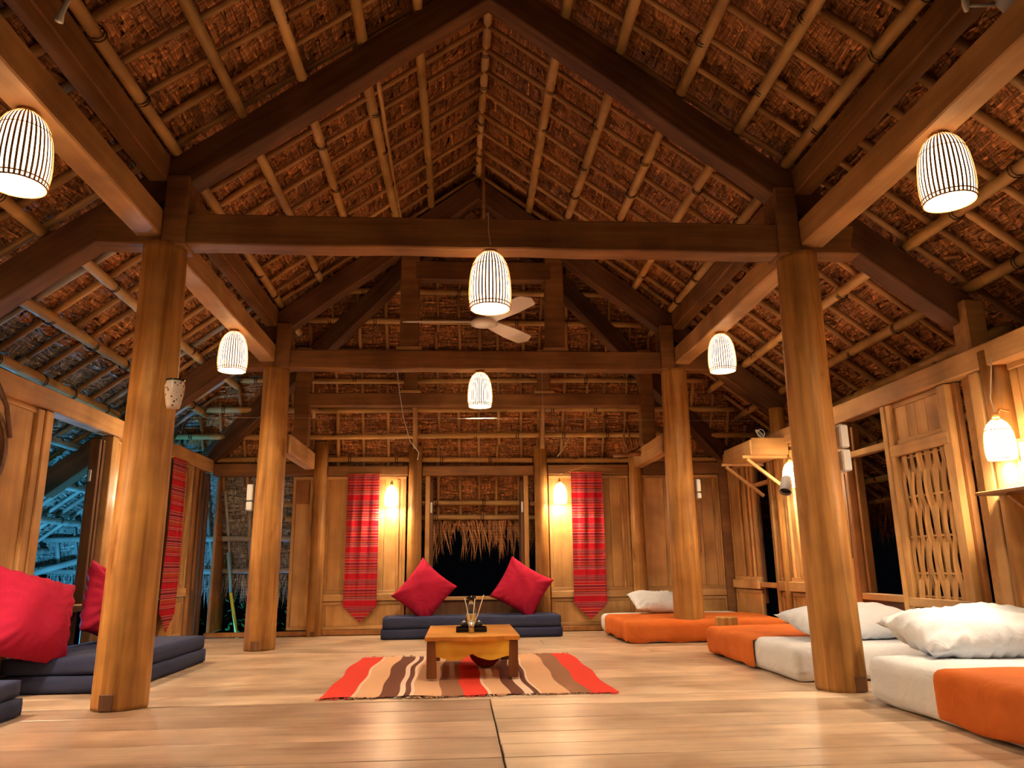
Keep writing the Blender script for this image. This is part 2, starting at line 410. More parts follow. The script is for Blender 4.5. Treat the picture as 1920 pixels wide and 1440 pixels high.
g = part('ground', m_ground, None, (-30, 30, -8, 40, -2.0, -1.9)); g['kind'] = 'structure'
# ------------------------------------------------------------------ roof: purlins, battens, thatch
ce = struct('ceiling')
PX = [.2, -.30, -.65, -1.04, -1.40, -1.76, -2.12, -2.48, -2.84, -3.20, -3.58, -3.95, -4.35, -4.75,
      .71, 1.07, 1.45, 1.81, 2.14, 2.5, 2.88, 3.25, 3.56, 4.0, 4.35, 4.62]
Y0 = .9
for x in PX:
    z = zpur(x); y1 = max(yhip(z), YB - .1 if abs(x - XR) > 2.9 else 0)
    r = random.uniform(.034, .040)
    if x in (-3.20, 3.56): r = .043
    # each line of poles is made of two lengths meeting over the trusses
    for a, b in ((Y0, YF), (YF + .02, min(y1 + .25, YM + .05) if y1 < YM + .4 else YM), (YM + .02, y1 + .1 if z > 1.95 else 9.7)):
        if b - a < .3: continue
        if z < 2.2 and a < YF: continue
        xo = random.uniform(-.015, .015)
        o = bamboo('bamboo_purlin', (x + xo, a, z), (x - xo, b, z - .005), r, m_bamboo_grey if x < -3.3 else m_bamboo, ce)
        n = int((b - a) / .55); lashings(o, [.25 + .55 * k + random.uniform(-.08, .08) for k in range(n)], r)
o = bamboo('bamboo_purlin', (-.60, 4.6, zpur(-.6) - .02), (-.59, 7.2, zpur(-.6) - .02), .018, m_bamboo, ce)
# battens running down the slope
y = Y0 + .1
while y < 10.2:
    for s, xe in ((-1, 4.95), (1, 4.5)):
        xt = XR + s * .03
        # the hip cuts the upper end of the rear battens
        if y > YM:
            zz = 1.90 + (YB - y) * HB + .0
            xt = XR + s * (ZR + .31 - max(zz, .2)) / SL
        if abs(xt - XR) > xe - .3: continue
        xend = XR + s * xe
        pts = [xt]
        while abs(xend - pts[-1]) > 2.4: pts.append(pts[-1] + s * random.uniform(1.6, 2.2))
        pts.append(xend)
        for a, b in zip(pts, pts[1:]):
            if y < 3 and abs(a - XR) > 3: continue
            yo = random.uniform(-.03, .03)
            bamboo('batten', (a - s * .08, y + yo, zpur(a - s * .08) + .068), (b, y - yo * .7, zpur(b) + .066), random.uniform(.018, .024) * (1.15 if abs(a - XR) > 1.6 else 1), m_bamboo_grey if (s < 0 and b < -3.9) else m_batten, ce, .28, 7, .006, .08)
    y += random.uniform(.26, .31)
# hip end poles and battens
HZ = [1.26, 1.42, 1.90, 2.16, 2.44, 2.74, 3.02, 3.33, 3.62, 3.92, 4.25]
for z in HZ:
    hw = (ZR + .31 - z) / SL; a, b = XR - hw, XR + hw
    if z < 1.5: a, b = -2.0, 4.4
    a = max(a, -4.6); b = min(b, 4.4)
    o = bamboo('bamboo_purlin', (a, yhip(z), z), (b, yhip(z), z), random.uniform(.028, .034), m_bamboo, ce)
    lashings(o, [.2 + .26 * k * 2 + random.uniform(-.03, .03) for k in range(int((b - a) / .53))], .032)
for z in (1.05, .70):
    bamboo('bamboo_purlin', (-4.7, yhip(z), z), (-1.75, yhip(z), z), .032, m_bamboo_grey, ce)
x = -4.6
while x < 4.4:
    zt = min(4.6, ZR + .31 - SL * abs(x - XR) - .02); zb = 1.2 if x > -1.9 else .68
    if zt - zb > .3:
        xo = random.uniform(-.03, .03)
        segs = [zt]
        while segs[-1] - zb > 1.5: segs.append(segs[-1] - random.uniform(.9, 1.3))
        segs.append(zb)
        for a, b in zip(segs, segs[1:]):
            xo = random.uniform(-.02, .02)
            bamboo('batten', (x + xo, yhip(a) + .06, a), (x - xo, yhip(b) + .06, b), random.uniform(.016, .023), m_bamboo_grey if (x < -1.95 and a < 1.9) else m_batten, ce, .28, 7, .004, .08)
    x += random.uniform(.2, .3)

def leaf_variant(rv, L, Wd):
    """bundle of folded palm leaflets: a curled strip with a ragged lower edge"""
    nx, ny = 6, 2; v = []; f = []; uv = []
    jag = [rv.uniform(-.010, .010) for _ in range(nx + 1)]; curl = rv.uniform(.004, .012); u0 = rv.uniform(0, 5)
    for j in range(ny + 1):
        for i in range(nx + 1):
            t = j / ny; xx = L * (i / nx - .5) + rv.uniform(-.004, .004); yy = Wd * t + jag[i] * t
            zz = -curl * math.sin(t * 2.6) + .004 * math.sin(i * 1.9 + rv.uniform(-.6, .6)) + (rv.uniform(-.005, .001) if t == 1 else 0)
            v.append((xx, yy, zz)); uv.append((xx + u0, yy))
    for j in range(ny):
        for i in range(nx): a = j * (nx + 1) + i; f.append((a, a + nx + 1, a + nx + 2, a + 1))
    return v, f, uv
rv = random.Random(3); VAR = [leaf_variant(rv, rv.uniform(.16, .32), rv.uniform(.085, .11)) for _ in range(14)]
def strip_variant(rv, L, Wd):
    v = []; f = []; uv = []; n = 3; u0 = rv.uniform(0, 5); b = rv.uniform(-.012, .012)
    for i in range(n + 1):
        t = i / n; wv = Wd * (.5 + .5 * math.sin(math.pi * (.18 + .64 * t))); yy = b * math.sin(math.pi * t)
        for sy, z in ((-1, 0), (0, -.006), (1, 0)): v.append((L * (t - .5), yy + sy * wv / 2, z - .006 * math.sin(math.pi * t) + rv.uniform(-.002, .002))); uv.append((sy * wv * .5 + u0, L * t * .3 + .008))
    for i in range(n):
        for j in range(2): a = i * 3 + j; f.append((a, a + 1, a + 4, a + 3))
    return v, f, uv
NB = len(VAR)
VAR += [strip_variant(rv, rv.uniform(.12, .30), rv.uniform(.020, .038)) for _ in range(12)]
VM = []
for k, (v, f, uv) in enumerate(VAR):
    me = bpy.data.meshes.new('thatch_bundle'); me.from_pydata(v, [], f); ul = me.uv_layers.new(name='UVMap')
    for lp in me.loops: ul.data[lp.index].uv = uv[lp.vertex_index]
    a = me.attributes.new('rnd', 'FLOAT', 'POINT'); a.data.foreach_set('value', [k / 26] * len(v)); me.materials.append(m_thatch); VM.append(me)
camp = np.array([0, 0, H]); Rn, Un, Fn = (np.array(q) for q in (R_, U_, fw))
def inview(p, mx=.66, my=.5):
    q = p - camp; d = q @ Fn
    if d < .3: return False
    return abs(q @ Rn / d) < mx and abs(q @ Un / d) < my
PLACE = []
def thatch_plane(O, u, v, n, u0, u1, v0, v1, keep, pitch=.062, step=.15, rough=1., strips=False):
    O, u, v, n = (np.array(a, float) for a in (O, u, v, n))
    vv = v0; k = 0
    while vv < v1:
        uu = u0 + rng.uniform(0, step)
        while uu < u1:
            p = O + u * uu + v * (vv + rng.uniform(-.012, .012))
            if keep(p):
                rgh = rough * (1.6 if vv > 3.0 else 1)
                if strips: p = p - n * rng.uniform(.012, .034)
                tilt = rng.uniform(.14, .22) * rgh; yaw = rng.normal(0, (.09 if strips else .035) * rgh); roll = rng.normal(0, .025 * rgh)
                if strips: tilt = rng.normal(0, .35)
                vy = v * math.cos(tilt) - n * math.sin(tilt)
                ux = u * math.cos(yaw) + vy * math.sin(yaw); vy2 = -u * math.sin(yaw) + vy * math.cos(yaw)
                nz = np.cross(ux, vy2); ux = ux * math.cos(roll) + nz * math.sin(roll); nz = np.cross(ux, vy2)
                PLACE.append((np.column_stack([ux, vy2, nz]), p, int(rng.integers(NB) if not strips else NB + rng.integers(12)), float(rng.random())))
            uu += step * rng.uniform(.75, 1.25)
        vv += pitch * rng.uniform(.85, 1.15); k += 1
TO = .115   # thatch stands this far outside the purlin plane
for s, vmax in ((-1, 6.2), (1, 5.75)):
    v = (s * COSS, 0, -SINS); n = (s * SINS, 0, COSS); u = (0, 1, 0)
    O = (XR, 0, ZR + .31 + TO / COSS)
    def keep(p, s=s):
        if p[1] < 3.6 and not inview(p, .8, .62): return False
        return p[1] < yhip(p[2] - TO * 1.3) + .03
    thatch_plane(O, u, v, n, Y0, 10.2, 0, vmax, keep)
    thatch_plane(O, u, v, n, Y0, 10.2, 2.35, vmax, keep, .030, .17, 1.0, True)
    thatch_plane(O, u, v, n, Y0, 10.2, 0, 2.35, keep, .085, .30, .5, True)
hn = math.hypot(1, HB); vh = (0, 1 / hn, -HB / hn); nh = (0, HB / hn, 1 / hn)
Oh = (0, yhip(4.85) + TO * HB / hn, 4.85 + TO / hn)
def keeph(p):
    if p[2] > zpur(p[0]) + .17: return False
    return p[2] > (1.22 if p[0] > -1.95 else .68)
thatch_plane(Oh, (1, 0, 0), vh, nh, -5.0, 4.5, 0, 4.6, keeph, .055, .17, 1.2)
thatch_plane(Oh, (1, 0, 0), vh, nh, -5.0, 4.5, 0, 4.6, keeph, .034, .19, .7, True)
vis = sorted((i for i, (m, p, k, r) in enumerate(PLACE) if inview(p) and p[2] > 2.1), key=lambda i: np.linalg.norm(PLACE[i][1] - camp))
near = set(vis[:300])
for i in near:
    m, p, k, r = PLACE[i]; o = bpy.data.objects.new('thatch_bundle', VM[k]); C.objects.link(o)
    mm = Matrix([list(row) for row in m]).to_4x4(); mm.translation = Vector(p); o.parent = ce; o.matrix_world = mm
def in_open(p): return p[0] < -3.0 or (p[0] < -1.9 and p[1] > 8.85)
for openair in (False, True):
    V = []; F = []; UVs = []; RN = []; off = 0
    for i, (m, p, k, r) in enumerate(PLACE):
        if i in near or in_open(p) != openair: continue
        v, f, uv = VAR[k]; v = np.array(v) @ m.T + p; V.append(v); F += [tuple(a + off for a in q) for q in f]; off += len(v)
        UVs.append(np.array(uv) + r * 7); RN += [r] * len(v)
    th = mesh('eave_thatch' if openair else 'thatch', np.vstack(V), F, m_thatch_grey if openair else m_thatch, ce, False, np.vstack(UVs)); th['kind'] = 'stuff'
    a = th.data.attributes.new('rnd', 'FLOAT', 'POINT'); a.data.foreach_set('value', RN)
# outer skin of the thatch: closes the roof above the visible leaves
def slab(name, pts, n, t, mat, parent):
    n = Vector(n); k = len(pts); v = [Vector(p) for p in pts] + [Vector(p) + n * t for p in pts]
    f = [tuple(range(k - 1, -1, -1)), tuple(range(k, 2 * k))] + [(i, (i + 1) % k, (i + 1) % k + k, i + k) for i in range(k)]
    return mesh(name, v, f, mat, parent)
def zt(x): return zpur(x) + .20
def hipxy(x, zz): return yhip(zz - .50)
for s, xe in ((-1, 4.98), (1, 4.6)):
    x1 = XR + s * xe
    pts = [(XR, Y0 - .2, zt(XR)), (x1, Y0 - .2, zt(x1)), (x1, hipxy(x1, zt(x1)) + .1, zt(x1)), (XR, hipxy(XR, zt(XR)) + .1, zt(XR))]
    slab('thatch_outer_skin', pts if s > 0 else pts[::-1], (0, 0, 1), .1, m_backing, ce)
def zx(z): return (zt(XR) - z) / SL
for (za, zb, xa, xb) in ((zt(XR), 1.22, None, None), (1.22, .68, -4.9, -1.95)):
    a0 = XR - zx(za) if xa is None else xa; b0 = XR + zx(za) if xa is None else xb
    a1 = XR - zx(zb) if xa is None else xa; b1 = XR + zx(zb) if xa is None else xb
    pts = [(a1, hipxy(0, zb), zb), (b1, hipxy(0, zb), zb), (b0, hipxy(0, za), za), (a0, hipxy(0, za), za)]
    slab('thatch_outer_skin', pts, (0, .8, .5), .1, m_backing, ce)
# ragged fringe hanging from the eaves
def fringe(p0, p1, ln, k, seed, mat=None):
    rr = random.Random(seed); p0, p1 = Vector(p0), Vector(p1); mb = MB(); al = (p1 - p0).normalized(); side = Vector((-al.y, al.x, 0))
    for i in range(k):
        b = p0.lerp(p1, rr.random()) + side * rr.uniform(-.05, .05) + Vector((0, 0, rr.uniform(-.02, .08))); L = ln * rr.uniform(.35, 1.25) ** 1.3; wv = rr.uniform(.005, .014)
        d = (Vector((0, 0, -1)) + al * rr.gauss(0, .22) + side * rr.gauss(0, .12)).normalized(); mid = b + d * L * .5; tip = b + d * L * .9 + Vector((0, 0, -.1 * L)) + side * rr.uniform(-.02, .02)
        mb.add([b - al * wv * .6, b + al * wv * .6, mid + al * wv, mid - al * wv, tip], [(0, 1, 2, 3), (3, 2, 4)])
    o = mesh('eave_fringe', mb.v, mb.f, mat or m_thatch, ce, False, [(q[0] * 1.3 + q[1], q[2]) for q in mb.v]); o['kind'] = 'stuff'
    at = o.data.attributes.new('rnd', 'FLOAT', 'POINT'); vals = []
    for i in range(k): vals += [rr.random()] * 5
    at.data.foreach_set('value', vals)
yc = yhip(1.22) + .05
fringe((-1.9, yc, 1.24), (4.3, yc, 1.24), .40, 1150, 1)
fringe((4.62, 4.5, 1.38), (4.62, 9.0, 1.34), .42, 1400, 2)
fringe((-4.7, yhip(.7) + .05, .70), (-1.75, yhip(.7) + .05, .70), .34, 900, 3, m_thatch_grey)
fringe((-5.0, 5.5, .95), (-5.0, 9.4, .95), .34, 700, 4, m_thatch_grey)
o = bamboo('bamboo_purlin', (-4.85, 9.05, .66), (-3.3, 9.35, 1.12), .035, m_bamboo_grey, ce)
bpy.context.view_layer.update()

# ------------------------------------------------------------------ timber frame
def column(x, y, label, r0=.142, r1=.126, notch=0):
    t = empty('column', (x, y, 0)); tag(t, label, 'column', None)
    rr = random.Random(int(x * 100 + y)); n = 20; v = []; f = []; zs = [0, .02, .3, .7, 1.1, 1.5, 1.9, 2.3, 2.58, 2.615]
    flats = [rr.uniform(.955, 1.02) for _ in range(n)]
    for i, z in enumerate(zs):
        r = r0 + (r1 - r0) * z / 2.6; ox = .006 * math.sin(z * 2 + x); oy = .006 * math.cos(z * 1.7 + y)
        if i == 0: r *= .985
        for j in range(n):
            a = 2 * math.pi * j / n; q = r * flats[j] * (1 + .01 * math.sin(z * 3 + j))
            v.append((q * math.cos(a) + ox, q * math.sin(a) + oy, z))
    for i in range(len(zs) - 1):
        for j in range(n): a = i * n + j; b = i * n + (j + 1) % n; f.append((a, b, b + n, a + n))
    f.append(tuple(range(n - 1, -1, -1))); k = (len(zs) - 1) * n; f.append(tuple(range(k, k + n)))
    mesh('shaft', v, f, m_col, t, True)
    s = 1 if x < 0 else -1
    part('tenon', m_beam, t, (min(0, s * .14) + (.0 if s < 0 else 0), max(0, s * .14), -.1, .1, 2.6, zlow(x) + .15 if abs(zlow(x)) > 2.7 else 2.7), c=.008)
    part('mortise', m_dark, t, (notch - .035, notch + .035, -math.sqrt(r0 ** 2 - notch ** 2) - .007, -r0 + .07, 0.004, .085))
    return t
c1 = column(XL_, YF, 'near left round timber column with a small patterned pot on it', notch=-.02)
c2 = column(XR_, YF, 'near right round timber column between the two white pillowed beds', notch=.045)
c3 = column(XL_, YM, 'rear left round timber column beyond the left blue mattress', notch=-.01)
c4 = column(XR_, YM, 'rear right round timber column in front of the farthest orange bed', notch=.02)
def tb(name, p0, p1, wd, ht, lab, mat=m_beam, cat='beam', grp=None, **k):
    o = beam(name, p0, p1, wd, ht, mat, **k); tag(o, lab, cat, grp); return o
tb('tie_beam', (-2.19, YF, 2.715), (2.59, YF, 2.715), .15, .20, 'near dark horizontal tie beam that the largest hanging lamp hangs under')
tb('tie_beam', (-2.19, YM, 2.695), (2.59, YM, 2.695), .15, .19, 'middle horizontal tie beam behind the white ceiling fan')
tb('tie_beam', (-1.62, 8.15, 2.47), (2.0, 8.15, 2.47), .12, .14, 'farthest dark horizontal tie beam below the smaller hanging lamp')
tb('collar_beam', (-.45, YM + .04, 3.66), (.93, YM + .04, 3.66), .12, .20, 'short dark collar beam between the two queen posts above the fan')
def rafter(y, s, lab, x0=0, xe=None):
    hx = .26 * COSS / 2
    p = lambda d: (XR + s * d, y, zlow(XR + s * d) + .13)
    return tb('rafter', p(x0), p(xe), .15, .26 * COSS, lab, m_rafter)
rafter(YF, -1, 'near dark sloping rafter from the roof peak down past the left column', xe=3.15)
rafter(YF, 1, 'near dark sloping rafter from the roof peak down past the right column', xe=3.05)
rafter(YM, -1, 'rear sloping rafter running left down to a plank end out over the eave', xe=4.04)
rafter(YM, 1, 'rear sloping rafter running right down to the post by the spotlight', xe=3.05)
for s, X in ((-1, -1.87), (1, 2.24)):
    sd = 'left' if s < 0 else 'right'
    tb('side_beam', (X, 1.2, 2.745), (X, YM + .42, 2.745), .155, .17, f'long {sd} side beam with two basket lamps hanging beneath it', m_beamlow)
    tb('upper_plate', (X + (.02 if s < 0 else -.02), 1.2, 3.11), (X + (.02 if s < 0 else -.02), YM, 3.11), .12, .17, f'upper {sd} plate running just above the lamp carrying side beam', m_beam)
    Xp = -1.68 if s < 0 else 2.06
    tb('low_side_beam', (Xp, YM + .05, 1.88), (Xp, YB, 1.88), .12, .18, f'short low beam from rear {sd} column back to the rear wall post', m_beamlow)
    t = tag(empty('strut_post', (Xp, 8.15, 0)), f'short squared post standing on the low {sd} rear beam', 'post')
    part('shaft', m_beam, t, (-.08, .08, -.06, .06, 1.975, 3.05), c=.01)
    qx = -.505 if s < 0 else .965
    t = tag(empty('queen_post', (qx, YM + .04, 0)), f'{sd} queen post standing on the middle tie beam above the fan', 'post')
    part('shaft', m_beam, t, (-.095, .095, -.06, .06, 2.845, zlow(qx) + .05), c=.01)
    part('base_block', m_beamlow, t, (-.13, .13, -.075, .075, 2.795, 2.845), c=.008)
    qx = -.535 if s < 0 else .925
    t = tag(empty('queen_post', (qx, 8.15, 0)), f'{sd} short post on the farthest tie beam behind the small lamp', 'post')
    part('shaft', m_beam, t, (-.07, .07, -.05, .05, 2.575, 3.05), c=.01)
    part('base_block', m_beamlow, t, (-.11, .11, -.06, .06, 2.54, 2.575), c=.008)
    xc = -3.05 if s < 0 else 3.35
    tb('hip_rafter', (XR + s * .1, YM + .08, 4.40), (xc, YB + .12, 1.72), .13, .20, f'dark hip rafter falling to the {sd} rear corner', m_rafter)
    qx = -.50 if s < 0 else .94
    tb('hip_strut', (qx, YB - .14, 2.02), (qx + (.0), 8.2, 3.05), .05, .12, f'thin sloping rafter above the {sd} post of the rear opening', m_beamlow)
    # eave plates on the side walls
    X = WL if s < 0 else WR
    z = 1.832 if s < 0 else 1.872
    tb('eave_plate', (X, 3.0, z), (X, YB + .06, z), .12, .14, f'long {sd} eave plate lying along the top of the {sd} wall', m_beamlow)
# ------------------------------------------------------------------ back wall
wb = struct('wall_back')
def rpost(x, y, z1, r, lab, mat=m_col, sq=False, name='wall_post'):
    t = tag(empty(name, (x, y, 0)), lab, 'post')
    if sq: part('shaft', mat, t, (-r, r, -r, r, 0, z1), c=.012)
    else:
        MB().tube([(0, 0, z1 * k / 6) for k in range(7)], [r * (1.06 - .1 * k / 6) * random.uniform(.98, 1.02) for k in range(7)], 16).build('shaft', mat, t, True)
    part('mortise', m_dark, t, (-.02, .02, -r * 1.06 - .004, -r + .02, .004, .05))
    return t
rpost(-1.56, YB - .04, 2.1, .078, 'round wall post left of the left red tapestry')
rpost(-.50, YB - .04, 2.05, .078, 'round wall post just left of the rear dark opening')
rpost(.93, YB - .04, 2.05, .078, 'round wall post just right of the rear dark opening')
rpost(2.03, YB - .04, 1.95, .078, 'round wall post right of the right red tapestry')
rpost(WL - .01, YB - .04, 1.75, .035, 'thin dark corner post where the left wall meets the open doorway', m_dark, True)
rpost(WR - .04, YB, 1.95, .07, 'squared corner post at the rear right corner', m_beam, True)
rpost(WR + .03, YM - .1, 2.2, .075, 'right wall post glowing beside the hidden wall lamp', m_col)
rpost(WR + .10, 4.40, 2.3, .07, 'squared right wall post between the woven panel and small shelf', m_beamlow, True)
rpost(WR + .02, 4.13, 1.9, .085, 'round pale post beside the brightest right wall lamp', m_col)
rpost(WL - .03, YM, 2.15, .07, 'left wall post hidden behind the near column', m_beam, True)
def board_panel(par, axis, a0, a1, z0, z1, pos, cuts=None, rail=True, vmat=m_panelZ, depth=.02, fr=.035, topz=None):
    """framed panel of upright boards in a wall; axis 'x' wall faces -Y, axis 'y' side wall"""
    hm = m_panelX if axis == 'x' else m_panelY
    def B(nm, mat, u0, u1, za, zb, d0, d1, c=.003):
        if axis == 'x': part(nm, mat, par, (u0, u1, pos + d0, pos + d1, za, zb), c=c)
        else: part(nm, mat, par, (pos + d0, pos + d1, u0, u1, za, zb), c=c)
    B('frame_rail', hm, a0, a1, z1 - fr, z1, -depth, depth); B('frame_rail', hm, a0, a1, z0, z0 + fr, -depth, depth)
    B('frame_stile', m_panelZ, a0, a0 + fr, z0 + fr, z1 - fr, -depth, depth); B('frame_stile', m_panelZ, a1 - fr, a1, z0 + fr, z1 - fr, -depth, depth)
    cs = cuts or [a0 + fr, a1 - fr]
    for p, q in zip(cs, cs[1:]): B('board', vmat, p + .0015, q - .0015, z0 + fr, z1 - fr, -.008 + random.uniform(-.004, .004), .012, .002)
def cutsof(a, b, n, fr=.035):
    a += fr; b -= fr; c = [a + (b - a) * k / n for k in range(n + 1)]
    return [c[0]] + [q + random.uniform(-.03, .03) for q in c[1:-1]] + [c[-1]]
Z1 = 1.715
for a, b, n in ((-1.49, -.60, 4), (1.02, 1.95, 4), (2.10, 3.03, 4)):
    board_panel(wb, 'x', a, b, .43, Z1, YB, cutsof(a, b, n))
    part('mid_rail', m_panelX, wb, (a, b, YB - .035, YB + .02, .355, .43), c=.006)
    board_panel(wb, 'x', a, b, .06, .35, YB, None)
    part('cover_strip', m_panelZ, wb, (b - .10, b - .075, YB - .03, YB - .008, .46, Z1 - .04))
    part('base_rail', m_darkpanel, wb, (a - .05, b + .05, YB - .04, YB + .02, 0.002, .058), c=.006)
board_panel(wb, 'x', -1.86, -1.64, .06, Z1, YB, None)
part('hatch_board', m_darkpanel, wb, (-1.82, -1.68, YB - .035, YB - .02, 1.41, 1.66))
part('base_rail', m_darkpanel, wb, (-2.72, -1.6, YB - .04, YB + .02, 0.002, .05), c=.006)
for a, b, z0, z1 in ((-2.74, -1.62, 1.72, 1.86), (-1.48, -.58, 1.72, 1.83), (-.42, .85, 1.715, 1.825), (1.01, 1.95, 1.72, 1.835), (2.11, 3.05, 1.72, 1.86)):
    part('head_beam', m_beam, wb, (a, b, YB - .06, YB + .05, z0, z1), c=.008)
# rear opening, its jambs and threshold rail
for a, b in ((-.385, -.335), (.735, .785)): part('door_jamb', m_panelZ, wb, (a, b, YB - .03, YB + .05, .04, Z1), c=.005)
for x in (-.318, .716):
    part('folded_shutter', m_dark, wb, (x - .016, x + .016, YB + .02, YB + .35, .40, Z1 - .05), c=.004)
    part('latch', m_plastic, wb, (x - .012, x + .012, YB - .0, YB + .02, 1.30, 1.42), c=.003)
part('opening_rail', m_panelX, wb, (-.335, .735, YB - .03, YB + .03, .345, .385), c=.005)
part('opening_board', m_dark, wb, (-.335, .735, YB - .01, YB + .015, .03, .345), c=.004)
# ------------------------------------------------------------------ left wall
wl = struct('wall_left')
ZL = 1.76
board_panel(wl, 'y', 3.2, 5.15, .45, ZL, WL, cutsof(3.2, 5.15, 6))
part('corner_trim', m_panelZ, wl, (WL - .04, WL + .035, 5.12, 5.20, .02, ZL), c=.006)
part('window_jamb', m_panelZ, wl, (WL - .05, WL + .045, 5.205, 5.30, .02, ZL), c=.006)
for p in (6.10, 6.16): part('folded_shutter', m_dark, wl, (WL - .075, WL + .0, p, p + .032, .42, ZL - .05), c=.004)
part('latch', m_plastic, wl, (WL - .06, WL - .04, 6.085, 6.098, 1.38, 1.47), c=.002)
part('window_jamb', m_panelZ, wl, (WL - .05, WL + .045, 6.22, 6.32, .02, ZL), c=.006)
part('window_sill', m_panelY, wl, (WL - .05, WL + .04, 5.30, 6.22, .42, .47), c=.006)
for yy in (5.62, 5.95): part('baluster', m_dark, wl, (WL - .02, WL + .02, yy, yy + .05, .02, .42), c=.004)
board_panel(wl, 'y', 6.32, 7.28, .53, ZL, WL, cutsof(6.32, 7.28, 4))
board_panel(wl, 'y', 7.40, 8.20, .53, ZL, WL, cutsof(7.40, 8.20, 4))
part('cover_strip', m_panelZ, wl, (WL + .01, WL + .035, 8.04, 8.07, .56, ZL - .03))
part('cover_strip', m_panelZ, wl, (WL + .01, WL + .03, 7.93, 7.95, .56, ZL - .03))
for a, b in ((6.32, 7.28), (7.40, 8.20)):
    part('mid_rail', m_panelY, wl, (WL - .02, WL + .04, a, b, .45, .53), c=.006)
    board_panel(wl, 'y', a, b, .06, .44, WL, cutsof(a, b, 4)); part('base_rail', m_darkpanel, wl, (WL - .02, WL + .03, a, b, .002, .058))
board_panel(wl, 'y', 3.2, 5.15, .06, .44, WL, cutsof(3.2, 5.15, 4))
part('door_jamb', m_darkpanel, wl, (WL - .04, WL + .04, 8.22, 8.30, .02, ZL), c=.006)
part('dark_board', m_dark, wl, (WL - .03, WL - .01, 8.31, 8.66, .02, ZL), c=.004)
part('dark_stile', m_darkpanel, wl, (WL - .01, WL + .01, 8.47, 8.49, .5, ZL), c=.004)
# open door leaf folded outwards past the rear left corner
dl = struct('door_1', (-2.72, 8.86, 0)); dl.rotation_euler = (0, 0, math.radians(94))
part('door_stile', m_darkpanel, dl, (0, .08, -.018, .018, .03, 1.74)); part('door_stile', m_darkpanel, dl, (.52, .60, -.018, .018, .03, 1.74))
for a, b in ((.03, .12), (.48, .56), (1.02, 1.08), (1.38, 1.44), (1.66, 1.74)): part('door_rail', m_darkpanel, dl, (.08, .52, -.016, .016, a, b))
for a, b in ((.12, .48), (.56, 1.02), (1.08, 1.38), (1.44, 1.66)):
    part('door_panel', m_darkpanel, dl, (.08, .29, -.006, .006, a, b)); part('door_panel', m_darkpanel, dl, (.30, .52, -.006, .006, a, b))
# ------------------------------------------------------------------ right wall
wr = struct('wall_right')
ZRW = 1.80
board_panel(wr, 'y', 7.92, 8.66, .53, ZRW - .03, WR, cutsof(7.92, 8.66, 3))
for q in (8.02, 8.12, 8.30): part('cover_strip', m_panelZ, wr, (WR - .035, WR - .01, q, q + .025, .56, ZRW - .07))
part('mid_rail', m_panelY, wr, (WR - .05, WR + .02, 7.92, 8.66, .44, .53), c=.006); board_panel(wr, 'y', 7.92, 8.66, .06, .43, WR, None)
part('folded_shutter', m_dark, wr, (WR + .0, WR + .03, 7.86, 7.89, .3, ZRW - .05), c=.004)
part('transom_rail', m_panelY, wr, (WR - .03, WR + .03, 7.44, 7.90, 1.48, 1.52), c=.005); part('opening_rail', m_panelY, wr, (WR - .03, WR + .03, 7.44, 7.92, .46, .51), c=.005)
part('window_jamb', m_panelZ, wr, (WR - .045, WR + .04, 7.40, 7.46, .02, ZRW), c=.006)
board_panel(wr, 'y', 6.35, 7.16, .53, ZRW, WR, cutsof(6.35, 7.16, 3)); board_panel(wr, 'y', 7.24, 7.40, .53, ZRW, WR, None)
for q in (6.9, 7.05): part('cover_strip', m_panelZ, wr, (WR - .035, WR - .01, q, q + .025, .56, ZRW - .07))
for a, b in ((6.35, 7.16), (7.24, 7.40)): part('mid_rail', m_panelY, wr, (WR - .05, WR + .02, a, b, .44, .53), c=.006); board_panel(wr, 'y', a, b, .06, .43, WR, None)
part('window_jamb', m_darkpanel, wr, (WR - .045, WR + .04, 5.86, 5.93, .02, ZRW), c=.006); part('window_jamb', m_darkpanel, wr, (WR - .0, WR + .06, 5.80, 5.83, .3, ZRW - .05), c=.006)
board_panel(wr, 'y', 5.95, 6.34, .06, ZRW, WR, None)
part('transom_rail', m_panelY, wr, (WR - .03, WR + .03, 5.29, 5.86, 1.50, 1.55), c=.005); part('opening_rail', m_panelY, wr, (WR - .04, WR + .03, 5.29, 5.86, .42, .47), c=.005)
part('opening_board', m_dark, wr, (WR - .01, WR + .01, 5.29, 5.86, .02, .42), c=.004)
part('window_jamb', m_panelZ, wr, (WR - .05, WR + .04, 5.23, 5.285, .02, ZRW), c=.006)
board_panel(wr, 'y', 4.62, 5.20, 1.50, ZRW, WR, [4.66, 4.80, 4.92, 5.02, 5.165])
part('frame_rail', m_panelY, wr, (WR - .045, WR + .02, 4.56, 5.23, 1.42, 1.50), c=.005)
part('frame_rail', m_panelY, wr, (WR - .045, WR + .02, 4.56, 5.23, .40, .46), c=.005)
board_panel(wr, 'y', 4.62, 5.20, .04, .40, WR, None)
part('frame_stile', m_panelZ, wr, (WR - .04, WR + .02, 4.53, 4.62, .04, ZRW), c=.005)
part('frame_stile', m_panelZ, wr, (WR - .04, WR + .02, 5.17, 5.23, .04, ZRW), c=.005)
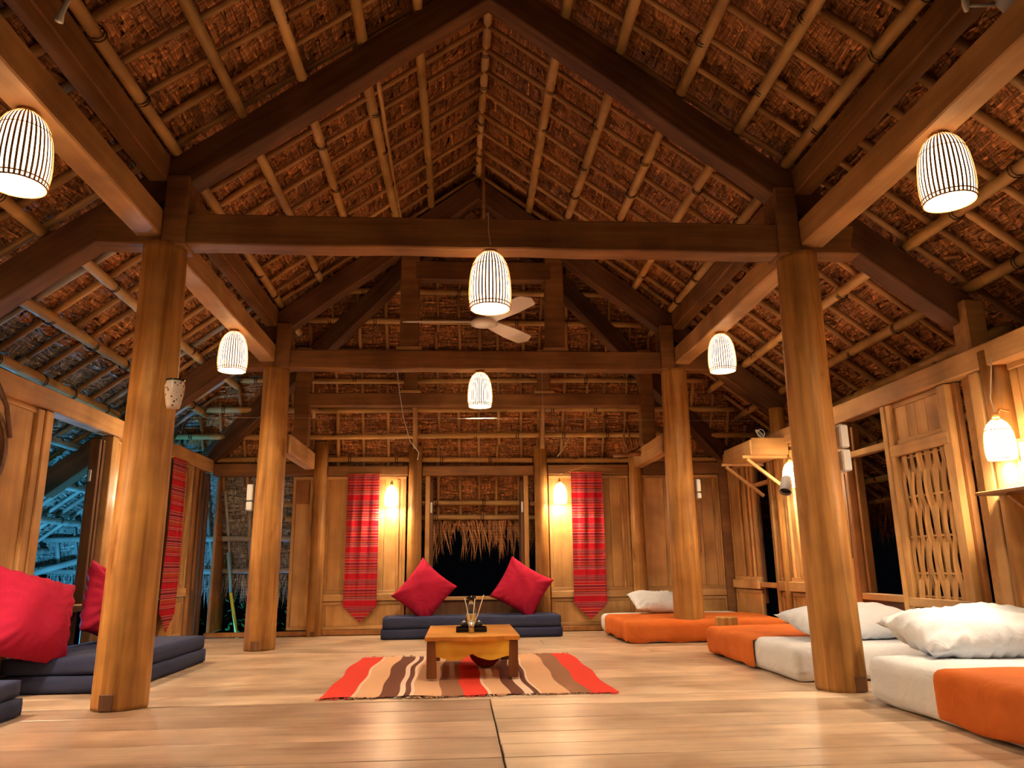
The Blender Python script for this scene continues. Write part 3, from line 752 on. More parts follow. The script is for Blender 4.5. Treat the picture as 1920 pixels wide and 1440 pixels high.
# woven bamboo strip panel: splits bent between horizontal rods, pinched in pairs
rods = [1.40, 1.13, .86, .62, .47]
for z in rods: bamboo('weave_rod', (WR - .012, 4.62, z), (WR - .012, 5.17, z), .009, m_panelY, wr, .2, 6, 0)
ns = 24
for k in range(ns):
    y0 = 4.635 + (5.155 - 4.635) * k / (ns - 1); ph = k % 4; mb = MB(); pts = []
    for i in range(25):
        z = 1.415 - (1.415 - .455) * i / 24
        seg = (z - .455) / .24
        front = -.012 if (int(math.floor(seg + .5)) + (k // 2)) % 2 else .014
        sway = .007 * math.sin(math.pi * seg + (k % 3) * 2.1) + .006 * math.sin(k * 1.7)
        xx = WR - .012 + .011 * math.cos(math.pi * seg) * (1 if (k // 2) % 2 else -1)
        pts.append((xx, y0 + sway, z))
    wv = random.uniform(.014, .018)
    for i, p in enumerate(pts):
        mb.v += [(p[0] - .0018, p[1] - wv, p[2]), (p[0] - .003, p[1] + wv, p[2]), (p[0] + .002, p[1] + wv, p[2]), (p[0] + .002, p[1] - wv, p[2])]
        if i:
            b = (i - 1) * 4
            for j in range(4): mb.f.append((b + j, b + (j + 1) % 4, b + 4 + (j + 1) % 4, b + 4 + j))
    mb.build('woven_slat', m_panelZ, wr)
part('dark_stile', m_darkpanel, wr, (WR + .0, WR + .04, 4.49, 4.53, .02, ZRW), c=.005)
part('frame_stile', m_panelZ, wr, (WR - .04, WR + .03, 4.21, 4.30, .02, ZRW), c=.005)
board_panel(wr, 'y', 2.9, 4.20, .06, ZRW + .0, WR + .05, cutsof(2.9, 4.2, 8))
# ------------------------------------------------------------------ lamps
PROF = [(.034, -.012), (.055, -.028), (.082, -.055), (.103, -.095), (.116, -.145), (.123, -.20), (.127, -.26), (.126, -.31), (.120, -.355), (.116, -.372)]
def prof_r(z):
    for (r0, z0), (r1, z1) in zip(PROF, PROF[1:]):
        if z1 <= z <= z0: return r0 + (r1 - r0) * (z0 - z) / (z0 - z1)
    return PROF[-1][0]
def lamp(loc, label, cord=.05, sc=1.0, pw=1.0):
    t = empty('basket_lamp', loc); tag(t, label, 'lamp', None)
    mb = MB(); ns = 38
    for k in range(ns):
        a = 2 * math.pi * k / ns; ca, sa = math.cos(a), math.sin(a)
        for i, (r, z) in enumerate(PROF):
            wv = .0030 + .0020 * min(1, r / .12); tx, ty = -sa * wv, ca * wv
            mb.v += [(r * ca - tx, r * sa - ty, z), (r * ca + tx, r * sa + ty, z), ((r - .003) * ca, (r - .003) * sa, z)]
            if i:
                b = len(mb.v) - 6
                for j in range(3): mb.f.append((b + j, b + (j + 1) % 3, b + 3 + (j + 1) % 3, b + 3 + j))
    o = mb.build('shade_slat', m_slat, t); o['kind'] = 'stuff'
    for z, rr in ((-.115, .0022), (-.352, .0035), (-.372, .0045)):
        r = prof_r(z) + .001
        MB().tube([(r * math.cos(q), r * math.sin(q), z) for q in [2 * math.pi * j / 32 for j in range(33)]], rr, 5, False).build('shade_ring', m_cap, t, True)
    MB().lathe([(r - .006, z) for r, z in PROF[1:]], 24).build('shade_lining', m_shade_paper, t, True)
    MB().lathe([(.001, .0), (.036, 0), (.042, -.01), (.040, -.024), (.001, -.024)], 20).build('cap', m_cap, t, True)
    bm = MB(); bm.lathe([(.001, -.10), (.018, -.108), (.022, -.14), (.034, -.175), (.034, -.20), (.018, -.225), (.001, -.23)], 14).build('bulb', m_bulb, t, True)
    if cord > 0: MB().tube([(0, 0, 0), (0, 0, cord)], .003, 6).build('cord', m_wire, t)
    l = light('lamp_light', (0, 0, -.30), LAMP_W * pw, WARM, .045); l.parent = t
    t.scale = (sc,) * 3
    return t
L1 = lamp((.185, YF - .02, 2.628), 'nearest centre basket lamp hanging under the near tie beam', 0, 1.04)
MB().tube([(0, -.085, .0), (-.012, -.088, .09), (-.01, -.09, .20), (-.03, .0, .21)], .003, 6).build('cord', m_wire, L1)
lamp((.20, YM, 2.60), 'smallest centre basket lamp under the middle tie beam below the fan', 0, .97)
lamp((-1.885, 3.09, 2.665), 'basket lamp cut off by the left edge under the left side beam', 0, .97)
lamp((-1.89, 6.27, 2.665), 'basket lamp under the left side beam near the rear left column', 0, .95)
lamp((2.255, 3.08, 2.665), 'basket lamp under the right side beam in the upper right', 0, .95)
lamp((2.255, 6.20, 2.655), 'yellowish basket lamp under the right side beam near the rear right column', 0, .93)
# the same row of lamps goes on over the part of the hall behind the camera
lamp((.19, 1.3, 2.63), 'centre basket lamp over the hall behind the viewer', .3, 1, .45)
def walllamp(loc, label, nx, ny, pw=WALL_W, cord=None):
    t = empty('wall_lamp', loc); tag(t, label, 'lamp')
    q = .62; mb = MB()
    for k in range(26):
        a = 2 * math.pi * k / 26; ca, sa = math.cos(a), math.sin(a)
        for i, (r, z) in enumerate(PROF):
            r *= q; z *= q
            tx, ty = -sa * .0022, ca * .0022; mb.v += [(r * ca - tx, r * sa - ty, z), (r * ca + tx, r * sa + ty, z), ((r - .002) * ca, (r - .002) * sa, z)]
            if i:
                b = len(mb.v) - 6
                for j in range(3): mb.f.append((b + j, b + (j + 1) % 3, b + 3 + (j + 1) % 3, b + 3 + j))
    o = mb.build('shade_slat', m_slat, t); o['kind'] = 'stuff'
    for z in (-.115, -.372):
        r = prof_r(z) * q + .001
        MB().tube([(r * math.cos(g), r * math.sin(g), z * q) for g in [2 * math.pi * j / 24 for j in range(25)]], .003, 5, False).build('shade_ring', m_cap, t, True)
    MB().lathe([((r - .006) * q, z * q) for r, z in PROF[1:]], 20).build('shade_lining', m_shade_wall, t, True)
    MB().lathe([(.001, -.05), (.014, -.055), (.016, -.08), (.030, -.11), (.030, -.135), (.018, -.155), (.001, -.16)], 14).build('bulb', m_bulb, t, True)
    MB().lathe([(.001, .03), (.016, .028), (.02, 0), (.001, 0)], 12).build('socket', m_cap, t, True)
    MB().tube([(0, 0, .01), (-nx * .03, -ny * .03, .05), (-nx * .085, -ny * .085, .04)], .006, 6).build('bracket', m_cap, t, True)
    l = light('lamp_light', (nx * .01, ny * .01, -.20), pw, WARM, .05); l.parent = t
    return t
walllamp((-.755, 8.60, 1.60), 'wall lamp glowing right of the left rear tapestry', 0, -1)
walllamp((1.135, 8.60, 1.62), 'wall lamp glowing left of the right rear tapestry', 0, -1)
w3 = walllamp((2.98, 3.98, 1.47), 'brightest wall lamp at the right edge above the small shelf', -1, 0, WALL_W * 2.4)
MB().tube([(0, .0, .03), (.01, .03, .12), (.07, .05, .36)], .004, 6).build('cord', m_wire, w3)
walllamp((3.0, 6.72, 1.60), 'wall lamp half hidden behind the near right column', -1, 0, WALL_W * 1.5)
walllamp((-2.70, 6.75, 1.56), 'left wall lamp hidden behind the near left column', 1, 0)
walllamp((-2.70, 3.9, 1.56), 'left wall lamp outside the picture near the mirror', 1, 0, WALL_W * 3.4)
# ------------------------------------------------------------------ ceiling fans
def fan(loc, label, rod, angs, R=.74):
    t = empty('ceiling_fan', loc); tag(t, label, 'fan')
    MB().lathe([(.001, -.040), (.09, -.038), (.122, -.028), (.128, -.005), (.09, .022), (.035, .03), (.028, .10), (.001, .10)], 28).build('motor_hub', m_fanwhite, t, True)
    MB().tube([(0, 0, .08), (0, 0, rod)], .013, 8).build('downrod', m_bamboo, t, True)
    for a in angs:
        v = []; n = 12; f = []
        for i in range(n + 1):
            q = i / n; x = .10 + (R - .10) * q; wv = (.055 + .025 * min(1, q * 2)) * (math.sqrt(max(0, 1 - ((q - .86) / .14) ** 2)) if q > .86 else 1) + .004
            tw = math.radians(-15); sh = .012 * q
            for sy in (-1, 1):
                for sz in (-.004, .004): v.append((x, sy * wv * math.cos(tw) + sh, sy * wv * math.sin(tw) + sz))
            if i:
                b = (i - 1) * 4
                for p, q2 in ((0, 1), (1, 3), (3, 2), (2, 0)): f.append((b + p, b + q2, b + 4 + q2, b + 4 + p))
        f.append((0, 1, 3, 2)); f.append((n * 4, n * 4 + 2, n * 4 + 3, n * 4 + 1))
        o = mesh('blade', v, f, m_fanwhite, t, False); o.rotation_euler = (0, 0, math.radians(a))
    return t
fan((.22, 6.58, 2.86), 'white three blade ceiling fan between the centre lamps', 1.84, (177, -61, 52))
tag(MB().tube([(.06, 7.60, 2.162), (.38, 7.60, 2.168)], .006, 6).build('wire_glint', m_plastic, None, True), 'short white tube standing in for a glint on the taut line below the small centre lamp', 'rod')  # glint of light on the wire, modelled as a white tube
# ------------------------------------------------------------------ textiles on the walls
W_, R1, R2, O_, P_, D_ = (.56, .30, .26), (.46, .005, .016), (.28, .008, .020), (.46, .055, .020), (.36, .030, .040), (.13, .006, .022)
seq = [(0, R1), (.19, W_), (.20, R2), (.23, W_), (.24, R2), (.27, P_), (.30, W_), (.31, D_), (.35, O_), (.41, R2), (.45, P_), (.49, W_), (.50, R2), (.54, D_), (.57, P_), (.60, W_), (.612, R1), (.68, O_), (.72, W_), (.73, R2), (.77, P_), (.80, R2), (.83, W_), (.84, D_), (.87, P_), (.90, W_), (.91, R2), (.95, W_), (.96, R1)]
m_tap = stripes('red_striped_weave', seq, 1, .285, .7)
seq2 = [(0, R1), (.14, D_), (.17, W_), (.19, R1), (.24, W_), (.26, R1), (.31, P_), (.37, O_), (.50, W_), (.52, R2), (.58, W_), (.60, R1), (.66, W_), (.68, D_), (.74, P_), (.80, W_), (.82, R2), (.88, W_), (.90, R1)]
m_tap2 = stripes('red_striped_weave_darker', seq2, 1, .24, .75)
def tapestry(loc, rz, wd, ht, tipd, mat, label, seed):
    rr = random.Random(seed); v = []; f = []; uv = []; nx, ny = 18, 60; ph = rr.uniform(0, 6)
    for j in range(ny + 1):
        t = j / ny
        for i in range(nx + 1):
            s = i / nx * 2 - 1; zb = -ht + tipd * abs(s)          # pointed lower end
            z = zb * t; x = s * wd / 2 * (1 + .03 * t)
            yv = -.012 - .007 * math.sin(s * 9 + ph + t * 2) * math.sin(t * 3 + .4) - .004 * math.sin(s * 21 + t * 5 + ph)
            v.append((x, yv, z)); uv.append((x, z))
    for j in range(ny):
        for i in range(nx): a = j * (nx + 1) + i; f.append((a, a + nx + 1, a + nx + 2, a + 1))
    k = len(v); v2 = [(p[0], p[1] + .003, p[2]) for p in v]; v += v2; uv += uv; f += [tuple(k + q for q in g[::-1]) for g in f[:]]
    t = tag(empty('tapestry', loc, rz), label, 'tapestry'); mesh('cloth', v, f, mat, t, True, uv)
    MB().tube([(-wd / 2 - .02, -.008, .003), (wd / 2 + .02, -.008, .003)], .006, 6).build('hanging_rod', m_cap, t, True)
    return t
tapestry((-1.075, YB - .055, 1.735), 0, .35, 1.60, .16, m_tap, 'red striped tapestry on rear wall, left of the dark opening', 1)
tapestry((1.455, YB - .055, 1.745), 0, .36, 1.62, .16, m_tap, 'red striped tapestry on rear wall, right of the dark opening', 5)
tapestry((WL + .07, 7.62, 1.76), math.pi / 2, .38, 1.62, .18, m_tap2, 'orange and red striped tapestry on the left wall behind the column', 9)
# ------------------------------------------------------------------ rug
ed = [597, 650, 656, 700, 735, 747, 757, 764, 817, 858, 903, 909, 948, 973, 990, 1002, 1007, 1060, 1103, 1155]
RD, CR, TN, BR, PL, MB_ = (.72, .055, .035), (.80, .55, .36), (.72, .42, .24), (.15, .055, .035), (.84, .62, .48), (.30, .14, .075)
cols = [RD, CR, TN, BR, PL, BR, PL, TN, MB_, RD, PL, TN, BR, PL, BR, PL, TN, MB_, RD]
# the first tan band is wide; colours follow the band edges read from left to right
m_rug = stripes('rug_weave', [((e - 597) / 558.5, c) for e, c in zip(ed, cols)], 0, 1.0, .95, 0, .2)
rg = tag(empty('rug', (0, 0, 0)), 'flat woven striped rug in red, tan and brown under the low table', 'rug')
v = []; f = []; uv = []; nx, ny = 70, 40
for j in range(ny + 1):
    for i in range(nx + 1):
        s, t = i / nx, j / ny; wob = .012 * math.sin(t * 7 + s * 3) + .008 * math.sin(t * 15 + 1)
        xa, xb = -.775, .895 - .0 * t
        x = xa + (xb - xa) * s + wob + (.0 if t else 0); y = 4.54 + 1.97 * t + .012 * math.sin(s * 11) + .006 * math.sin(s * 31)
        z = .004 + .004 * (1 + math.sin(s * 25 + t * 4)) * (math.sin(t * 9 + s * 5) * .5 + .5)
        v.append((x, y, z)); uv.append((s, t * 1.2))
for j in range(ny):
    for i in range(nx): a = j * (nx + 1) + i; f.append((a, a + 1, a + nx + 2, a + nx + 1))
mesh('weave', v, f, m_rug, rg, True, uv)
fr = MB(); fuv = []
for i in range(420):
    s = random.random(); back = random.random() < .35
    x = -.775 + 1.67 * s + .01 * math.sin(1 if back else 0); y = (6.52 if back else 4.54) + .012 * math.sin(s * 11); d = 1 if back else -1
    L = random.uniform(.02, .05); q = random.uniform(-.02, .02)
    fr.add([(x - .003, y, .006), (x + .003, y, .006), (x + q + .002, y + d * L, .004 + random.uniform(0, .008)), (x + q - .002, y + d * L, .003)], [(0, 1, 2, 3)]); fuv += [(s, 0)] * 4
o = mesh('tassels', fr.v, fr.f, m_rug, rg, False, fuv); o['kind'] = 'stuff'
# ------------------------------------------------------------------ low table
tt = tag(empty('low_table', (0, 0, .016)), 'low wooden tea table with golden apron standing on the striped rug', 'table')
X0, X1, Y1_, Y2_ = -.205, .378, 5.12, 6.12
v = []; f = []; n = 24
for k, z in ((0, .228), (1, .252)):
    for j in (0, 1):
        for i in range(n + 1):
            s = i / n; y = (Y1_ - .02 + .012 * math.sin(s * 9) + .008 * math.sin(s * 31 + 1) - .006 * k) if j == 0 else Y2_
            v.append((X0 - .012 + (X1 - X0 + .024) * s, y, z + .0))
def ix(k, j, i): return (k * 2 + j) * (n + 1) + i
for i in range(n):
    f += [(ix(1, 0, i), ix(1, 0, i + 1), ix(1, 1, i + 1), ix(1, 1, i)), (ix(0, 0, i), ix(0, 1, i), ix(0, 1, i + 1), ix(0, 0, i + 1)), (ix(0, 0, i), ix(0, 0, i + 1), ix(1, 0, i + 1), ix(1, 0, i)), (ix(0, 1, i), ix(1, 1, i), ix(1, 1, i + 1), ix(0, 1, i + 1))]
f += [(ix(0, 0, 0), ix(1, 0, 0), ix(1, 1, 0), ix(0, 1, 0)), (ix(0, 0, n), ix(0, 1, n), ix(1, 1, n), ix(1, 0, n))]
mesh('tabletop', v, f, m_tablewood, tt)
for x, y in ((X0, Y1_), (X1 - .055, Y1_), (X0, Y2_ - .06), (X1 - .055, Y2_ - .06)):
    mb = MB(); mb.box(x, x + .055, y, y + .055, 0, .228, .006); mb.v = [(a + (.010 if x < 0 else -.010) * (1 - c / .228) * (1 if abs(a - (x if x > 0 else x + .055)) < .03 else 0), b, c) for a, b, c in mb.v]
    mb.build('leg', m_tableleg, tt)
def apron(y, x0, x1):
    v = []; f = []; n = 28
    for yy in (y, y + .02):
        for i in range(n + 1):
            s = i / n; lowz = .118 + .012 * math.cos(s * math.pi * 4) + (.018 * max(0, 1 - abs(s - .49) * 14)); v += [(x0 + (x1 - x0) * s, yy, lowz), (x0 + (x1 - x0) * s, yy, .226)]
    m = (n + 1) * 2
    for i in range(n):
        a = i * 2; f += [(a, a + 2, a + 3, a + 1), (m + a, m + a + 1, m + a + 3, m + a + 2), (a, m + a, m + a + 2, a + 2)]
    return mesh('apron', v, f, m_tableapron, tt)
apron(Y1_ + .006, X0 + .055, X1 - .055); apron(Y2_ - .03, X0 + .055, X1 - .055)
part('stretcher', m_tableleg, tt, (X0 + .012, X0 + .035, Y1_ + .055, Y2_ - .06, .095, .13)); part('stretcher', m_tableleg, tt, (X1 - .035, X1 - .012, Y1_ + .055, Y2_ - .06, .095, .13))
bo = tag(empty('bowl', (.19, 5.75, .016)), 'dark red bowl on the rug underneath the low table', 'bowl')
MB().lathe([(.001, 0), (.06, 0), (.065, .008), (.10, .04), (.118, .075), (.122, .08), (.112, .075), (.09, .04), (.055, .014), (.001, .012)], 28).build('body', m_bowl, bo, True)
ZT = .2695
tr = tag(empty('tray', (.085, 5.50, ZT)), 'black rectangular tray on the low table', 'tray')
part('base', m_black, tr, (-.105, .105, -.075, .075, 0, .01)); 
for b in ((-.105, .105, -.075, -.067, .0101, .03), (-.105, .105, .067, .075, .0101, .03), (-.105, -.097, -.0665, .0665, .0101, .03), (.097, .105, -.0665, .0665, .0101, .03)): part('rim', m_black, tr, b)
for i, (x, y) in enumerate(((.035, 5.52), (.085, 5.53), (.138, 5.52))):
    j = tag(empty('sauce_jar', (x, y, ZT + .0105)), ['small black lidded sauce jar at the left of the tray', 'small black lidded sauce jar in the middle of the tray', 'small black lidded sauce jar at the right of the tray'][i], 'jar')
    MB().lathe([(.001, 0), (.018, 0), (.024, .012), (.024, .036), (.016, .05), (.001, .05)], 16).build('body', m_black, j, True)
    MB().lathe([(.001, .062), (.005, .06), (.006, .054), (.018, .051), (.018, .0505), (.001, .0505)], 16).build('lid', m_metal, j, True)
gm, nt, b = newmat('clear_glass'); b.inputs['Transmission Weight'].default_value = 1; b.inputs['Roughness'].default_value = .05; b.inputs['Base Color'].default_value = (.8, .85, .9, 1); b.inputs['IOR'].default_value = 1.4
gl = tag(empty('glass_bottle', (.085, 5.573, ZT)), 'tall clear glass bottle standing behind the black tray', 'bottle')
MB().lathe([(.001, 0), (.035, 0), (.037, .01), (.037, .14), (.022, .17), (.02, .20), (.022, .205), (.018, .205), (.018, .168), (.033, .138), (.033, .012), (.001, .01)], 20, (0, .01, 0)).build('body', gm, gl, True)
MB().lathe([(.001, .206), (.03, .206), (.033, .215), (.033, .232), (.001, .234)], 16, (0, .01, 0)).build('lid', m_black, gl, True)
cp = tag(empty('toothpick_cup', (.083, 5.395, ZT)), 'small metal cup holding three straws in front of the tray', 'cup')
MB().lathe([(.001, 0), (.019, 0), (.019, .07), (.017, .07), (.017, .003), (.001, .003)], 18).build('body', m_metal, cp, True)
for x0, x1, z in ((.0, -.045, .225), (.004, .025, .22), (.006, .085, .245)):
    s = MB().tube([(x0 * .5, 0, .006), (x0 + (x1 - x0) * .25, .002, .07), (x0 + (x1 - x0) * .62, .004, .15), (x1, .0, z)], .0036, 6).build('straw', m_straw, None, True); s.location = cp.location
    tag(s, {-.045: 'pale straw leaning left in the metal cup', .025: 'pale middle straw standing in the metal cup', .085: 'pale straw leaning right in the metal cup'}[x1], 'straw')
# ------------------------------------------------------------------ floor seats and beds
def seat(name, x0, x1, y0, y1, layers, label, seed=0):
    t = tag(empty(name, (0, 0, 0)), label, 'floor cushion')
    z = .002
    for k, h in enumerate(layers):
        d = .012 * (k % 2)
        softbox('cushion_layer', (x0 + d * (x0 > -1), x1 - d, y0 + d, y1 - d, z, z + h, .011), m_navy, t, cell=.06, noise=.002, seed=seed + k)
        z += h + .0005
    return t
seat('floor_cushion', -2.72, -2.0, 4.97, 6.52, [.10, .10], 'long navy blue two layer floor seat along the left wall')
seat('floor_cushion', -2.74, -2.19, 3.0, 4.27, [.09, .085], 'navy floor seat cut off at the lower left corner', 4)
seat('floor_cushion', -.79, 1.06, 8.10, 8.66, [.095, .11], 'wide navy blue floor seat below the rear dark opening', 8)
def place(o, label, cat, loc, rot):
    o.location = loc; o.rotation_euler = rot; tag(o, label, cat); return o
R = math.radians
place(pillow('cushion', .52, .50, .17, m_red, 1, pinch=.09), 'magenta square cushion balanced on a corner, left on rear blue seat', 'cushion', (-.37, 8.42, .455), (R(72), R(-50), R(4)))
place(pillow('cushion', .52, .50, .17, m_red, 2, pinch=.09), 'magenta square cushion tilted on its corner, right on rear blue seat', 'cushion', (.67, 8.42, .475), (R(74), R(30), R(-6)))
place(pillow('cushion', .53, .53, .27, m_red, 3, pinch=.07, wr=.012), 'large red cushion leaning at the left edge on the blue seat', 'cushion', (-2.56, 4.95, .440), (R(74), R(14), R(62)))
place(pillow('cushion', .55, .52, .18, m_red, 4, pinch=.08, wr=.014), 'red cushion half hidden behind the near left column', 'cushion', (-2.58, 6.02, .46), (R(80), R(20), R(80)))
place(pillow('cushion', .55, .52, .15, m_red, 5, pinch=.08), 'darker red cushion behind the large one by the window frame', 'cushion', (-2.73, 4.50, .52), (R(86), R(8), R(84)))
def bed(name, x0, x1, y0, y1, h, label, seed, blanket, bl_label, drop, pl=None):
    t = tag(empty(name, (0, 0, 0)), label, 'bed'); softbox('mattress', (x0, x1, y0, y1, .003, h, .045), m_white, t, cell=.035, noise=.0035, seed=seed)
    softbox('sheet_skirt', (x0 - .004, x1 + .004, y0 - .004, y1 + .004, .012, h + .003, .05), m_white, t, cell=.03, noise=.003, seed=seed + 3, folds=.005, foldf=26, hem=.006, drop=((2, 0),))
    bx0, bx1, by0, by1 = blanket
    o = softbox('blanket', (bx0 - .012, bx1, by0, by1, .004, h + .014, .05), m_orange, None, cell=.026, noise=.004, seed=seed + 7, folds=.010, foldf=34, hem=.008, drop=((2, 0),) + drop)
    tag(o, bl_label, 'blanket'); return t
bed('floor_bed', 1.55, 3.02, 7.22, 8.62, .19, 'farthest white floor mattress in the rear right corner', 1, (1.53, 3.05, 7.20, 8.28), 'rust orange blanket spread over the farthest bed behind the rear right column', ())
bed('floor_bed', 2.02, 3.03, 4.72, 6.33, .20, 'middle white floor mattress half covered in orange, beside the near right column', 2, (2.0, 3.04, 5.33, 6.36), 'rust orange blanket covering the far half of the middle bed', ((1, 0),))
bed('floor_bed', 2.11, 3.04, 2.55, 4.05, .225, 'nearest white floor mattress at the lower right corner', 3, (2.095, 3.05, 2.5, 3.46), 'orange blanket on the nearest bed at the lower right edge', ((1, 1),))
place(pillow('pillow', .60, .42, .17, m_pillow, 11, wr=.012, pinch=.06), 'white pillow on the farthest bed left of the rear right column', 'pillow', (2.12, 8.30, .315), (R(20), R(2), R(4)))
place(pillow('pillow', .88, .52, .20, m_pillow, 12, wr=.010, pinch=.06), 'plump white pillow on the middle bed behind the near right column', 'pillow', (2.66, 5.22, .312), (R(10), R(-1), R(3)))
place(pillow('pillow', .86, .54, .23, m_pillow, 13, wr=.020, pinch=.06), 'wrinkled white pillow on the nearest bed at the right edge', 'pillow', (2.74, 4.02, .335), (R(12), R(-2), R(-2)))
lg = tag(empty('log_stool', (2.36, 6.90, 0)), 'short sawn log block between the farthest and middle beds', 'stool')
MB().lathe([(.001, .003), (.095, .003), (.098, .02), (.094, .235), (.088, .243), (.001, .245)], 18).build('block', m_col, lg)
# ------------------------------------------------------------------ small things
def potmat():
    m, nt, b = newmat('speckled_ceramic'); L = nt.links.new; tc = N(nt, 'ShaderNodeTexCoord'); vo = N(nt, 'ShaderNodeTexVoronoi'); vo.inputs['Scale'].default_value = 42; L(tc.outputs['Object'], vo.inputs[0])
    rp = ramp(nt, [(0, (.05, .03, .04)), (.22, (.10, .06, .06)), (.27, (.70, .60, .52))]); L(vo.outputs[0], rp.inputs[0]); L(rp.outputs[0], b.inputs['Base Color']); b.inputs['Roughness'].default_value = .3
    return m
pt = tag(empty('wall_pot', (-1.618, 4.34, 1.595)), 'small white speckled ceramic pot hung on the near left column', 'pot')
MB().lathe([(.001, 0), (.034, 0), (.040, .02), (.052, .09), (.054, .13), (.047, .15), (.049, .156), (.042, .152), (.044, .12), (.03, .02), (.001, .015)], 20).build('body', potmat(), pt, True)
MB().lathe([(.043, .1535), (.051, .1555), (.051, .164), (.043, .165), (.043, .1535)], 20).build('rim', m_black, pt, True)
def swbox(x, y, z, hs, label, s=.028):
    t = tag(empty('switch_box', (x, y, z)), label, 'switch box'); zz = 0
    for k, h in enumerate(hs):
        part('housing', m_plastic, t, (-s, s, -.04, .04, zz - h, zz), c=.008); zz -= h + .012
    MB().tube([(0, .02, zz), (.003, .02, zz - .2), (0, .03, zz - .5)], .004, 5).build('cable', m_dark, t, True)
    return t
swbox(-1.955, YM - .02, 1.48, (.15, .08), 'white switch box on the left side of the rear left column')
swbox(2.325, YM - .02, 1.505, (.12, .055), 'white switch box on the right side of the rear right column', .02)
swbox(2.33, YF, 1.515, (.14, .13), 'white double junction box on the near right column', .028)
# high shelf box with two diagonal brackets on the right wall
sh = tag(empty('shelf_box', (0, 0, 0)), 'wooden shelf box on two diagonal brackets high on the right wall', 'shelf')
part('shelf_board', m_panelX, sh, (2.74, 3.09, 6.95, 7.62, 1.69, 1.715)); part('front_board', m_panelX, sh, (2.74, 3.09, 6.925, 6.95, 1.69, 1.85)); part('side_board', m_panelY, sh, (2.72, 2.74, 6.925, 7.64, 1.69, 1.83))
part('back_board', m_panelX, sh, (2.74, 3.09, 7.60, 7.625, 1.716, 1.84))
for y in (6.98, 7.56):
    beam('bracket_arm', (2.66, y, 1.675), (3.09, y, 1.675), .03, .028, m_panelX, sh, .003, 0); beam('bracket_brace', (2.70, y, 1.655), (3.07, y, 1.36), .03, .03, m_panelX, sh, .003, 0)
cw = MB()
for k in range(3): cw.tube([(2.86 + .035 * math.cos(a + k), 6.98 + .02 * k, 1.90 + .04 * math.sin(a)) for a in [2 * math.pi * q / 14 for q in range(15)]], .003, 5, False)
tag(cw.build('cable_coil', m_plastic, None, True), 'loose coil of white cable on top of the high shelf box', 'cable')
sp = tag(empty('spotlight', (2.92, 6.66, 1.38)), 'grey cylinder spotlight peeking out behind the near right column', 'spotlight'); sp.rotation_euler = (R(25), R(205), 0)
MB().lathe([(.001, -.08), (.04, -.08), (.05, -.06), (.055, .08), (.05, .085), (.046, .06), (.001, .05)], 18).build('body', plain('grey_metal', (.25, .24, .26), .5), sp, True)
MB().lathe([(.001, .055), (.044, .056), (.044, .062), (.001, .062)], 18).build('lens', m_black, sp, True)
# small shelf with framed pictures at the right edge
ss = tag(empty('wall_shelf', (0, 0, 0)), 'small wooden shelf at the right edge below the bright lamp', 'shelf')
part('shelf_board', m_beam, ss, (2.93, 3.13, 3.70, 4.18, 1.055, 1.075)); beam('brace', (2.96, 3.95, 1.05), (3.10, 3.95, .93), .025, .03, m_darkpanel, ss, .003, 0)
pf = tag(empty('picture_frame', (3.13, 3.93, 1.076)), 'small brown framed picture with pink print on the right shelf', 'picture frame')
part('frame', m_darkpanel, pf, (-.03, -.01, -.10, .10, 0, .02), (-.03, -.01, -.10, .10, .26, .28), (-.03, -.01, -.10, -.08, .0201, .2599), (-.03, -.01, .08, .10, .0201, .2599)); part('print', plain('pink_print', (.55, .22, .18), .6), pf, (-.022, -.012, -.08, .08, .02, .26), c=0)
# round mirror on a strap at the left edge
mi = tag(empty('round_mirror', (WL + .06, 4.50, 1.40)), 'round dark framed mirror hung by a strap at the left edge', 'mirror'); mi.rotation_euler = (0, R(90), 0)
MB().lathe([(.25, -.012), (.275, -.012), (.275, .012), (.25, .012), (.25, -.012)], 40).build('frame', m_dark, mi, True)
MB().lathe([(.001, .004), (.25, .004)], 40).build('glass', plain('mirror_glass', (.35, .25, .22), .08, .9), mi)
ms = MB(); ms.add([(-.26, .09, .012), (-.26, .11, .012), (-.45, .03, .012), (-.45, .01, .012)], [(0, 1, 2, 3)]); ms.add([(-.22, .17, .014), (-.20, .20, .014), (-.46, .02, .014), (-.46, -.01, .014)], [(0, 1, 2, 3)])
v, f = ms.v, ms.f; MB().tube([(-.10, .27, .016), (-.28, .19, .016), (-.46, .0, .016)], .014, 6).build('strap', m_dark, mi, True)
# wires
tag(MB().tube([(WL + .05, 7.62, 2.0), (WL + .1, 7.60, 2.175), (.2, 7.60, 2.162), (3.05, 7.60, 2.14)], .0018, 5).build('line_wire', m_wire, None), 'thin taut line strung across the room behind the rear columns', 'wire')
tag(MB().tube([(-.62, YM, 2.6), (-.60, 7.5, 2.4), (-.56, 7.6, 2.15), (-.50, 7.7, 1.95), (-.42, 7.9, 1.86), (-.44, 8.0, 1.80)], .003, 5).build('hanging_cable', m_plastic, None, True), 'thin pale cable dangling left of the small centre lamp', 'cable')
tag(MB().tube([(.82, YM, 2.6), (.825, YM, 2.0)], .0018, 5).build('hanging_string', m_wire, None), 'thin vertical string hanging right of the small centre lamp', 'string')
tag(MB().tube([(1.14, 8.56, 1.64), (1.22, 8.62, 1.74), (1.42, 8.64, 1.80), (1.75, 8.64, 1.77)], .0035, 5).build('lamp_cable', m_bamboo, None, True), 'yellow cable running from the right rear wall lamp along the beam', 'cable')
tag(MB().tube([(1.10, 8.5, 1.90), (1.16, 8.5, 1.97), (1.20, 8.48, 2.04), (1.24, 8.47, 2.10)], .004, 5).build('pale_twig', m_straw, None, True), 'thin pale twig stuck above the right rear wall lamp', 'twig')
